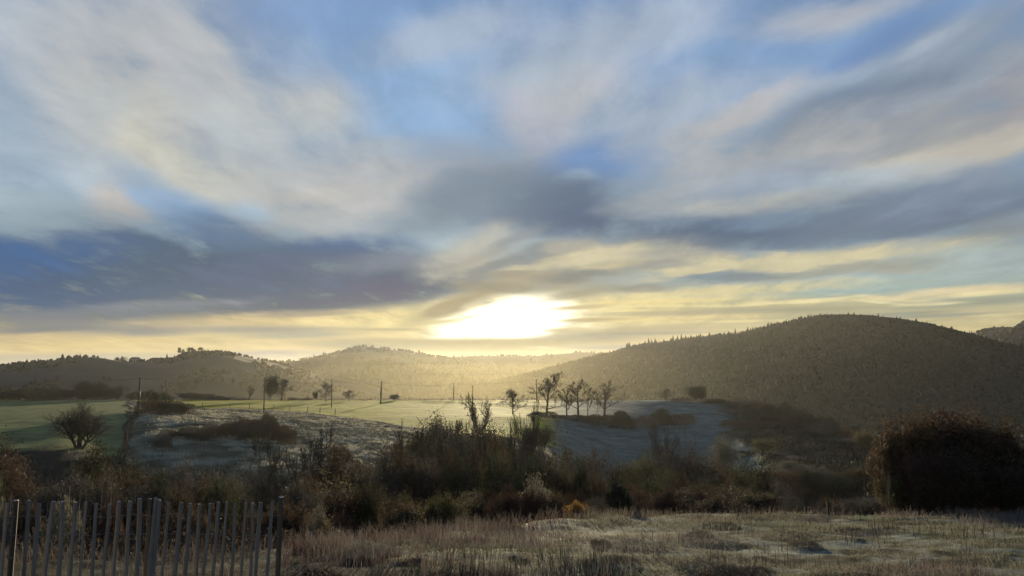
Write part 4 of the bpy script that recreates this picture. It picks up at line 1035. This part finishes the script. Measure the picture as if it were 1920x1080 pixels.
strip('rough_grass', [(262, 168), (250, 140), (244, 116), (232, 104)], .6, .7, 6, 'brown', 'rough dark strip under the boundary fence beside the green field', 60, .07)
strip('rough_grass', [(560, 150), (700, 140), (800, 138), (920, 140)], 2.5, .6, 7, 'grey', 'rough frosted grass fringe above the thicket', 50, .08)

# ------------------------------------------------------------------ foreground grass and weeds
def tinted_leaf(g):
    c = attr(g); d = pbsdf(g, c, .75, .2)
    t = g.n('ShaderNodeBsdfTranslucent'); g.put(t.inputs[0], c)
    m = g.n('ShaderNodeMixShader'); m.inputs[0].default_value = .3
    g.nt.links.new(d, m.inputs[1]); g.nt.links.new(t.outputs[0], m.inputs[2]); return m.outputs[0]
M_BLADE = mat('grass_blade', tinted_leaf)
def blades(name, x, y, h, w, lean, colr, seed, tipc=None, label=None, zoff=0):
    rg = np.random.default_rng(seed); n = len(x); z = ground_z(x, y) - .02 + zoff
    a = rg.uniform(0, 6.283, n); dx_, dy_ = np.cos(a), np.sin(a); b = rg.uniform(0, 6.283, n)
    lx, ly = np.cos(b) * lean * h, np.sin(b) * lean * h
    p = np.stack([x, y, z], -1); side = np.stack([dx_ * w / 2, dy_ * w / 2, np.zeros(n)], -1)
    mid = p + np.stack([lx * .3, ly * .3, h * .55], -1); tip = p + np.stack([lx, ly, h * (1 - .25 * lean)], -1)
    V = np.stack([p - side, p + side, mid + side * .8, mid - side * .8, tip + side * .12, tip - side * .12], 1).reshape(-1, 3)
    i = np.arange(n)[:, None] * 6
    F = np.concatenate([i + np.array([[0, 1, 2, 3]]), i + np.array([[3, 2, 4, 5]])], 0)
    cc = np.repeat(colr[:, None], 6, 1); 
    if tipc is not None:
        tp = np.broadcast_to(np.asarray(tipc, float), (n, 3))[:, None]; cc[:, 4:] = tp; cc[:, 2:4] = cc[:, 2:4] * .75 + tp * .25
    return tag(obj(name, np_mesh(name, V, F, M_BLADE, cc.reshape(-1, 3))), label, 'grass', None, 'stuff')
rg = np.random.default_rng(5)
def scatter(n, Y0, Y1, c0=-140, c1=2060, p=1.0):
    Yv = Y0 + (Y1 - Y0) * rg.random(n) ** p; cv = rg.uniform(c0, c1, n); return (cv - 960) / KX * Yv, Yv, cv
N = 150000
x, y, c = scatter(N, 7.6, 25.5, p=1.0)
edge = np.interp(c, [0, 400, 560, 860, 1100, 1240, 1920], [14.5, 15.5, 17.5, 20.5, 23.5, 24.6, 25])
g1 = grid_noise(x, y, 2.4, 4, 61); g2 = grid_noise(x, y, .9, 3, 62); g3 = grid_noise(x, y, 6, 3, 63); g4 = grid_noise(x, y, 4, 3, 64)
keep = (y < edge) & (rg.random(N) < np.clip(.42 + g2 * 3.2 + g1 * 1.6, .06, 1))
x, y, c, g1, g2, g3, g4 = [v[keep] for v in (x, y, c, g1, g2, g3, g4)]; n = len(x)
h = (.03 + .10 * np.clip(.4 + g1 * 2.2, 0, 1.3) + .04 * rg.random(n)) * rg.uniform(.5, 1.2, n)
straw = np.array([.21, .18, .12]); green = np.array([.15, .19, .06]); red = np.array([.14, .085, .07]); dark = np.array([.05, .042, .034])
w1 = np.clip(.5 + g3 * 3 + .2 * rg.normal(0, 1, n), 0, 1)[:, None]; w2 = np.clip(g4 * 5 + .25 * rg.normal(0, 1, n), 0, 1)[:, None]; w3 = np.clip(-g1 * 4 - .3 + .3 * rg.normal(0, 1, n), 0, 1)[:, None]
cl = straw * w1 + green * (1 - w1); cl = cl * (1 - w2) + red * w2; cl = cl * (1 - w3) + dark * w3
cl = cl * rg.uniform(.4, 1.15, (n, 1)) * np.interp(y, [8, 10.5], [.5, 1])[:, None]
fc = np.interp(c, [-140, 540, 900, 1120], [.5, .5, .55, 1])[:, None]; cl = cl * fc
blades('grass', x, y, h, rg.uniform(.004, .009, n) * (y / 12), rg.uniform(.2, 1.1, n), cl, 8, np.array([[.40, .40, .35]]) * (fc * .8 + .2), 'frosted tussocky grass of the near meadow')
# taller reddish weeds, left and middle
def weeds(name, n, c0, c1, Y0, Y1, hlo, hhi, colr, seed, label, dens=.0, lean=.75, wd=.006, tipc=(.24, .22, .20)):
    global rg
    rg = np.random.default_rng(seed); x, y, c = scatter(n, Y0, Y1, c0, c1)
    e = np.interp(c, [0, 400, 560, 860, 1100, 1240, 1920], [15, 16.5, 19, 22, 25, 26, 26.5])
    q = grid_noise(x, y, 1.1, 3, seed); fe = np.clip(np.minimum(c - c0, c1 - c) / 130 + .15, 0, 1) * np.clip(np.minimum(y - Y0, Y1 - y) / 1.5 + .15, 0, 1); k = (rg.random(n) < np.clip(.45 + q * 4.5 + dens, 0.02, 1) * fe) & (y < e); x, y, q = x[k], y[k], q[k]; n = len(x)
    h = rg.uniform(hlo, hhi, n) * np.clip(.8 + q * 1.5, .4, 1.4)
    return blades(name, x, y, h, wd * (y / 12) * rg.uniform(.6, 1.3, n), rg.uniform(0, lean, n), np.array(colr) * rg.uniform(.5, 1.4, (n, 1)), seed, tipc, label)
weeds('red_weeds', 17000, 520, 1080, 11, 22, .12, .5, (.085, .045, .038), 71, 'reddish dry weeds between the fence and the meadow')
weeds('red_weeds', 6000, -60, 560, 9.5, 17, .15, .45, (.08, .05, .042), 72, 'reddish dry weeds behind the picket fence')
weeds('straw_weeds', 11000, 560, 1500, 19, 25, .1, .34, (.16, .125, .09), 73, 'straw-coloured tall grass along the far meadow edge')
weeds('pink_weeds', 9000, 1500, 2050, 19, 25, .12, .32, (.15, .11, .10), 74, 'pinkish dry grass before the russet bushes')
weeds('red_weeds', 7000, 1550, 2050, 9, 15, .1, .28, (.09, .05, .045), 75, 'dark reddish weeds in the lower right corner', -.15)
weeds('dark_stems', 9000, 840, 1150, 8.0, 12.5, .16, .46, (.03, .027, .026), 76, 'thick stand of dark upright stems at the bottom centre', .25, .12, .014, (.06, .055, .05))
weeds('dark_stems', 2600, 1130, 1900, 8.5, 20, .12, .34, (.05, .04, .034), 77, 'scattered dark stalks over the meadow', -.25, .25, .010, (.06, .05, .045))
weeds('frost_stems', 6000, 560, 1400, 9, 18, .12, .4, (.2, .19, .17), 78, 'pale frosted stalks over the middle of the meadow', -.2, .6, .005)
# dark tussocks
rgt = random.Random(9)
for i in range(24):
    px = rgt.uniform(560, 1900); Y = rgt.uniform(9.5, 21); key = ('mound_d', 'mound_e', 'mound_b')[i % 3]
    zt = gz((px - 960) / KX * Y, Y) + rgt.uniform(.08, .15)
    plant('tussock', key, px, Y, 0, rgt.uniform(60, 150) * 13 / Y, 'low dark frosted tussock in the near meadow', 'tussock', 'tussocks scattered over the near meadow', ztop=zt)

# ------------------------------------------------------------------ far woods, houses, hilltop pines
def hill_surface(key, px, t=0.0):
    x, D, z, n, T_ = HILLS[key]; cols = 960 + KX * x / D
    j = np.argmin(np.abs(T_[0] - t)); i = int(np.argmin(np.abs(cols[:, j] - px))); return Vector((x[i, j], D[i, j], z[i, j]))
def wood_mat2(name, k):
    def b(g):
        c = g.v('SCALE', attr(g), scale=k); return pbsdf(g, c, .95, .05)
    return mat(name, b)
M_WOOD = wood_mat2('far_foliage', 1.0)
def woods(key, n, seed, size=(3, 6), conifer=0.3, cols=None, trange=(-1, .12), thr=-.05, base=(.04, .036, .028), label='', nscale=90, ridge=0):
    rg = np.random.default_rng(seed); x, D, z, nn, T_ = HILLS[key]; na, nr = x.shape
    c = 960 + KX * x / D
    I = rg.integers(0, na, n * 3); J = rg.integers(0, nr, n * 3)
    if ridge: 
        I = np.concatenate([I, rg.integers(0, na, ridge)]); j0 = int(np.argmin(np.abs(T_[0]))); J = np.concatenate([J, rg.integers(j0 - 2, j0 + 3, ridge)])
    I2 = np.clip(I + 1, 0, na - 1); J2 = np.clip(J + 1, 0, nr - 1); f = rg.random(len(I)); g_ = rg.random(len(I))
    P = np.stack([x, D, z], -1)
    p = (P[I, J] * (1 - f)[:, None] + P[I2, J] * f[:, None]) * (1 - g_)[:, None] + (P[I, J2] * (1 - f)[:, None] + P[I2, J2] * f[:, None]) * g_[:, None]
    m = grid_noise(p[:, 0], p[:, 1], nscale, 3, seed); cc = c[I, J]; tt = T_[I, J]
    k = (m > thr) & (tt > trange[0]) & (tt < trange[1])
    if ridge: k[n * 3:] = True
    if cols: k &= (cc > cols[0]) & (cc < cols[1])
    p = p[k]; m = m[k]; cc = cc[k]; con = rg.random(len(p)) < (conifer(cc) if callable(conifer) else conifer)
    s = rg.uniform(size[0], size[1], len(p)); V, F, Cc_ = [], [], []
    ico = np.array([(0, 0, 1.25), (.72, 0, .75), (.2, .7, .8), (-.6, .4, .85), (-.55, -.5, .7), (.3, -.7, .8), (.85, .3, .1), (.1, .95, .05), (-.85, .3, .1), (-.4, -.85, .1), (.65, -.7, .1), (0, 0, -.4)])
    fi = [(0, 1, 2), (0, 2, 3), (0, 3, 4), (0, 4, 5), (0, 5, 1), (1, 6, 2), (2, 6, 7), (2, 7, 3), (3, 7, 8), (3, 8, 4), (4, 8, 9), (4, 9, 5), (5, 9, 10), (5, 10, 1), (1, 10, 6), (6, 11, 7), (7, 11, 8), (8, 11, 9), (9, 11, 10), (10, 11, 6)]
    th = np.arange(5) * 1.2566
    cone = np.array([(0, 0, 1.9)] + [(.30 * math.cos(t), .30 * math.sin(t), 1.1) for t in th] + [(.55 * math.cos(t + .5), .55 * math.sin(t + .5), .5) for t in th] + [(0, 0, -.3)])
    V = np.where(con[:, None, None], cone[None], ico[None] * np.array([.62, .62, .8])) * (1 + rg.normal(0, .13, (len(p), 12, 1)))
    a = rg.uniform(0, 6.28, len(p)); ca, sa = np.cos(a)[:, None], np.sin(a)[:, None]
    V = np.stack([V[..., 0] * ca - V[..., 1] * sa, V[..., 0] * sa + V[..., 1] * ca, V[..., 2]], -1) * s[:, None, None] + p[:, None] + np.array([0, 0, .3])
    F = (np.arange(len(p))[:, None, None] * 12 + np.array(fi)[None]).reshape(-1, 3)
    cl = np.array(base)[None] * .9 * rg.uniform(.9, 1.1, (len(p), 1)) * (1 + 1.6 * grid_noise(p[:, 0], p[:, 1] * .5, 110, 3, 77)[:, None]) * np.where(con[:, None], .6, 1.0)
    return tag(obj('woods', np_mesh('woods', V.reshape(-1, 3), F, M_WOOD, np.repeat(cl, 12, 0), smooth=True)), label, 'woods', None, 'stuff')
woods('right', 30000, 1, (1.7, 3.3), lambda c: np.interp(c, [900, 1480, 1560], [.6, .35, .03]), (700, 2300), (-.99, .1), -.5, (.022, .026, .02), 'dark wooded slopes of the big right hill, firs along its left shoulder', ridge=900)
woods('right', 200, 11, (3.2, 6.0), .85, (1170, 1460), (-.03, .03), -.5, (.026, .028, .022), 'firs standing along the left shoulder of the big right hill', ridge=650)
woods('right_far', 500, 2, (4, 7), .0, None, (-1, .05), -.1, label='hazy trees on the far hill right of the big hill', ridge=200)
woods('right_edge', 700, 3, (4, 7), .0, None, (-1, .05), -.2, label='trees on the dark hill at the right edge of the photo', ridge=200)
woods('left', 4200, 4, (1.8, 3.6), .03, None, (-1, .08), .0, (.022, .022, .017), label='copses and hedges over the left hill', nscale=60, ridge=300)
woods('middle', 1000, 5, (4, 7), .03, None, (-1, .05), .06, label='copses on the hazy middle hill', nscale=120, ridge=160)
woods('spur', 900, 6, (4, 7), .3, None, (-1, .2), -.3, label='small wooded spur below the hazy middle hill', ridge=150)
woods('back', 400, 7, (4, 6), .0, (860, 1300), (-1, .05), 0, label='faint trees on the farthest ridge', ridge=120)
M_WALL = mat('farm_wall', lambda g: pbsdf(g, g.mix(g.noise(g.n('ShaderNodeTexCoord').outputs['Object'], .6, 4), (.16, .14, .12), (.24, .22, .19)), .9, .1))
M_ROOF = mat('farm_roof', lambda g: pbsdf(g, g.mix(g.noise(g.n('ShaderNodeTexCoord').outputs['Object'], 1.2, 4), (.05, .045, .045), (.09, .075, .065)), .85, .2))
M_GLASS = mat('window_glass', lambda g: pbsdf(g, (.03, .035, .04), .15, .6))
def farm(px, wpx, hw, hr, dep, label, key='left', t=-.03, nwin=4, name='farmhouse'):
    b = hill_surface(key, px, t); L = wpx / FPX * b.y
    o = obj(name, None, loc=(b.x, b.y, b.z - .5))
    w = obj('wall', box_mesh('wall', (-L / 2, -dep / 2, -3), (L / 2, dep / 2, hw)), o); w.data.materials.append(M_WALL)
    e = .5
    V = [(-L / 2 - e, -dep / 2 - e, hw), (L / 2 + e, -dep / 2 - e, hw), (L / 2 + e, dep / 2 + e, hw), (-L / 2 - e, dep / 2 + e, hw), (-L / 2 + 1, 0, hw + hr), (L / 2 - 1, 0, hw + hr)]
    me = bpy.data.meshes.new('roof'); me.from_pydata(V, [], [(0, 1, 5, 4), (2, 3, 4, 5), (1, 2, 5), (3, 0, 4), (3, 2, 1, 0)]); me.materials.append(M_ROOF); obj('roof', me, o)
    for i in range(nwin):
        xx = -L / 2 + L * (i + .5) / nwin; wn = obj('window', box_mesh('window', (xx - .5, -dep / 2 - .06, hw * .35), (xx + .5, -dep / 2 - .01, hw * .75)), o); wn.data.materials.append(M_GLASS)
    tag(o, label, 'house'); return o
farm(252, 17, 4.2, 2.8, 9, 'farmhouse with a pitched roof on the left hill crest, left of the long barn')
farm(262, 9, 2.6, 1.8, 7, 'small lean-to outbuilding attached at the right of the hilltop farmhouse', name='outbuilding', nwin=1, t=-.04)
farm(294, 27, 3.2, 2.4, 14, 'long low barn on the left hill crest between farmhouse and pines', name='barn', nwin=0, t=-.02)
def far_tree(name, key, px, top, w, label, hk='left', t=0.0, group=None):
    b = hill_surface(hk, px, t); P = PROTO[key]; H = ray(px, top).z * b.y - b.z + .5; H = max(H, 2); s = H / P['H']; sx = w / FPX * b.y / P['W']
    o = obj(name, None, loc=(b.x, b.y, b.z - .5), rot=px, scale=(sx, sx, s))
    for pn, me in P['parts']: obj(pn, me, parent=o)
    tag(o, label, 'tree', group)
for px, top, w, l in [(336, 652, 6, 'leftmost tall narrow pine of the hilltop cluster'), (342, 655, 5, 'small pine second from the left in the hilltop cluster'), (351, 651.5, 11, 'broad flat-topped pine in the middle of the hilltop cluster'),
     (359, 653, 6, 'slim pine right of the broad flat-topped one'), (365, 655, 5, 'short slim pine right of centre on the hilltop'), (374, 651.5, 9, 'rightmost rounded pine of the hilltop cluster')]:
    far_tree('pine_tree', 'pine', px, top, w, l, group='pines on the hilltop')
for px, top, w, k, l in [(217, 670, 10, 'olive', 'rounded tree left of the hilltop farmhouse'), (226, 669, 6, 'evergreen', 'dark pointed tree left of the hilltop farmhouse'), (236, 669, 8, 'bare_round', 'leafless tree touching the hilltop farmhouse'),
     (393, 659, 6, 'olive', 'small bush on the hilltop right of the pines'), (177, 674, 14, 'olive', 'bushy tree on the left hill crest farther left of the farmhouse'), (640 - 75, 672, 8, 'olive', 'lone small tree on the saddle left of the hazy middle hill')]:
    far_tree('hilltop_tree', k, px, top, w, l, hk='middle' if px == 565 else 'left')

rg = np.random.default_rng(21); n = 60000
Yv = rg.uniform(96, 215, n); cv = rg.uniform(244, 1010, n); x = (cv - 960) / KX * Yv
wz = zones(cv, Yv)[4]; q = grid_noise(x, Yv, 3.0, 4, 51); k = rg.random(n) < wz * np.clip(.5 + q * 2.5, .05, 1)
x, Yv, q = x[k], Yv[k], q[k]; n = len(x)
cl = np.where((q + rg.normal(0, .12, n) > 0)[:, None], np.array([.46, .42, .30]), np.array([.17, .155, .11])) * rg.uniform(.6, 1.3, (n, 1))
blades('pasture_grass', x, Yv, rg.uniform(.12, .38, n), rg.uniform(.05, .14, n), rg.uniform(.1, .8, n), cl, 22, None, 'frosted rough grass tufts over the sloping pasture')
# scrub floor of the gully and the right hand slope
def scrub(name, n, poly, hmax, leafc, seed, label, size=.11):
    rg = np.random.default_rng(seed); Yv = np.exp(rg.uniform(math.log(poly[2]), math.log(poly[3]), n)); cv = rg.uniform(poly[0], poly[1], n); x = (cv - 960) / KX * Yv
    w = zones(cv, Yv); free = 1 - np.clip(sum(w[:5]), 0, 1)
    q = grid_noise(x, Yv, 7, 4, seed); k = (rg.random(n) < free * np.clip(.7 + q * 3, 0, 1)); x, Yv, q = x[k], Yv[k], q[k]; n = len(x)
    h = hmax * np.clip(.45 + q * 1.6, .05, 1.2)
    z = ground_z(x, Yv) + h * rg.random(n) ** .6
    segs = None; P = np.stack([x, Yv, z], -1); V, F = leaves_at(P, size, rg, 1, .15)
    up = rg.normal(0, .3, (n, 3)); up[:, 2] = 1; L = (rg.uniform(.25, .7, n) * np.minimum(1, hmax))[:, None]; sd = np.cross(up, rg.normal(0, 1, (n, 3))); sd /= np.linalg.norm(sd, axis=1, keepdims=True)
    w_ = (.00035 * Yv + .004)[:, None]; T = np.stack([P - sd * w_, P + sd * w_, P + up * L + sd * w_ * .4, P + up * L - sd * w_ * .4], 1).reshape(-1, 3)
    V2 = np.concatenate([V, T]); F2 = np.concatenate([F, np.arange(n * 4).reshape(-1, 4) + len(V)])
    return tag(obj(name, np_mesh(name, V2, F2, [LF[leafc], BK['brown']], matidx=np.concatenate([np.zeros(n, int), np.ones(n, int)]))), label, 'undergrowth', None, 'stuff')
scrub('undergrowth', 60000, (1380, 2000, 95, 300), 1.5, 'green', 101, 'dark tangled scrub covering the right hand slope', .2)
scrub('undergrowth', 50000, (-100, 1420, 28, 95), 1.6, 'brown', 102, 'dark tangled undergrowth on the gully floor')
scrub('undergrowth', 30000, (1150, 2000, 26, 95), 0.8, 'brown', 103, 'low dead undergrowth in the right part of the gully', .08)
scrub('undergrowth', 26000, (-100, 1100, 15, 30), .6, 'brown', 104, 'brambly undergrowth on the near bank of the gully', .05)
# ------------------------------------------------------------------ haze
hz = obj('haze', box_mesh('haze', (-5200, -5200, -260), (5200, 5200, 84)))
m = bpy.data.materials.new('haze'); m.use_nodes = True; nt = m.node_tree; nt.nodes.clear()
pv = nt.nodes.new('ShaderNodeVolumePrincipled'); ou = nt.nodes.new('ShaderNodeOutputMaterial')
pv.inputs['Color'].default_value = (.72, .73, .71, 1); pv.inputs['Density'].default_value = HAZE
pv.inputs['Anisotropy'].default_value = .6
nt.links.new(pv.outputs[0], ou.inputs['Volume']); hz.data.materials.append(m)
tag(hz, kind='stuff')
# thin valley mist lying beyond the brow
def ellipsoid(name, c, r, n=24):
    V = [(c[0], c[1], c[2] + r[2])]; F = []
    bm = bpy.data.meshes.new(name); import bmesh
    b = bmesh.new(); bmesh.ops.create_uvsphere(b, u_segments=48, v_segments=24, radius=1); b.to_mesh(bm); b.free()
    return obj(name, bm, loc=c, scale=r)
for k, rz in enumerate((30, 45, 60, 78, 98)):
    mist = ellipsoid('mist', (100, 1250, -62), (1100 + 30 * k, 760 + 40 * k, rz))
    m = bpy.data.materials.get('mist') or bpy.data.materials.new('mist'); m.use_nodes = True; nt = m.node_tree; nt.nodes.clear()
    pv = nt.nodes.new('ShaderNodeVolumePrincipled'); ou = nt.nodes.new('ShaderNodeOutputMaterial')
    pv.inputs['Color'].default_value = (.80, .71, .42, 1); pv.inputs['Density'].default_value = 0.8e-4; pv.inputs['Anisotropy'].default_value = .5
    nt.links.new(pv.outputs[0], ou.inputs['Volume']); mist.data.materials.append(m); tag(mist, 'thin golden mist lying in the valley beyond the brow', 'mist', kind='stuff')
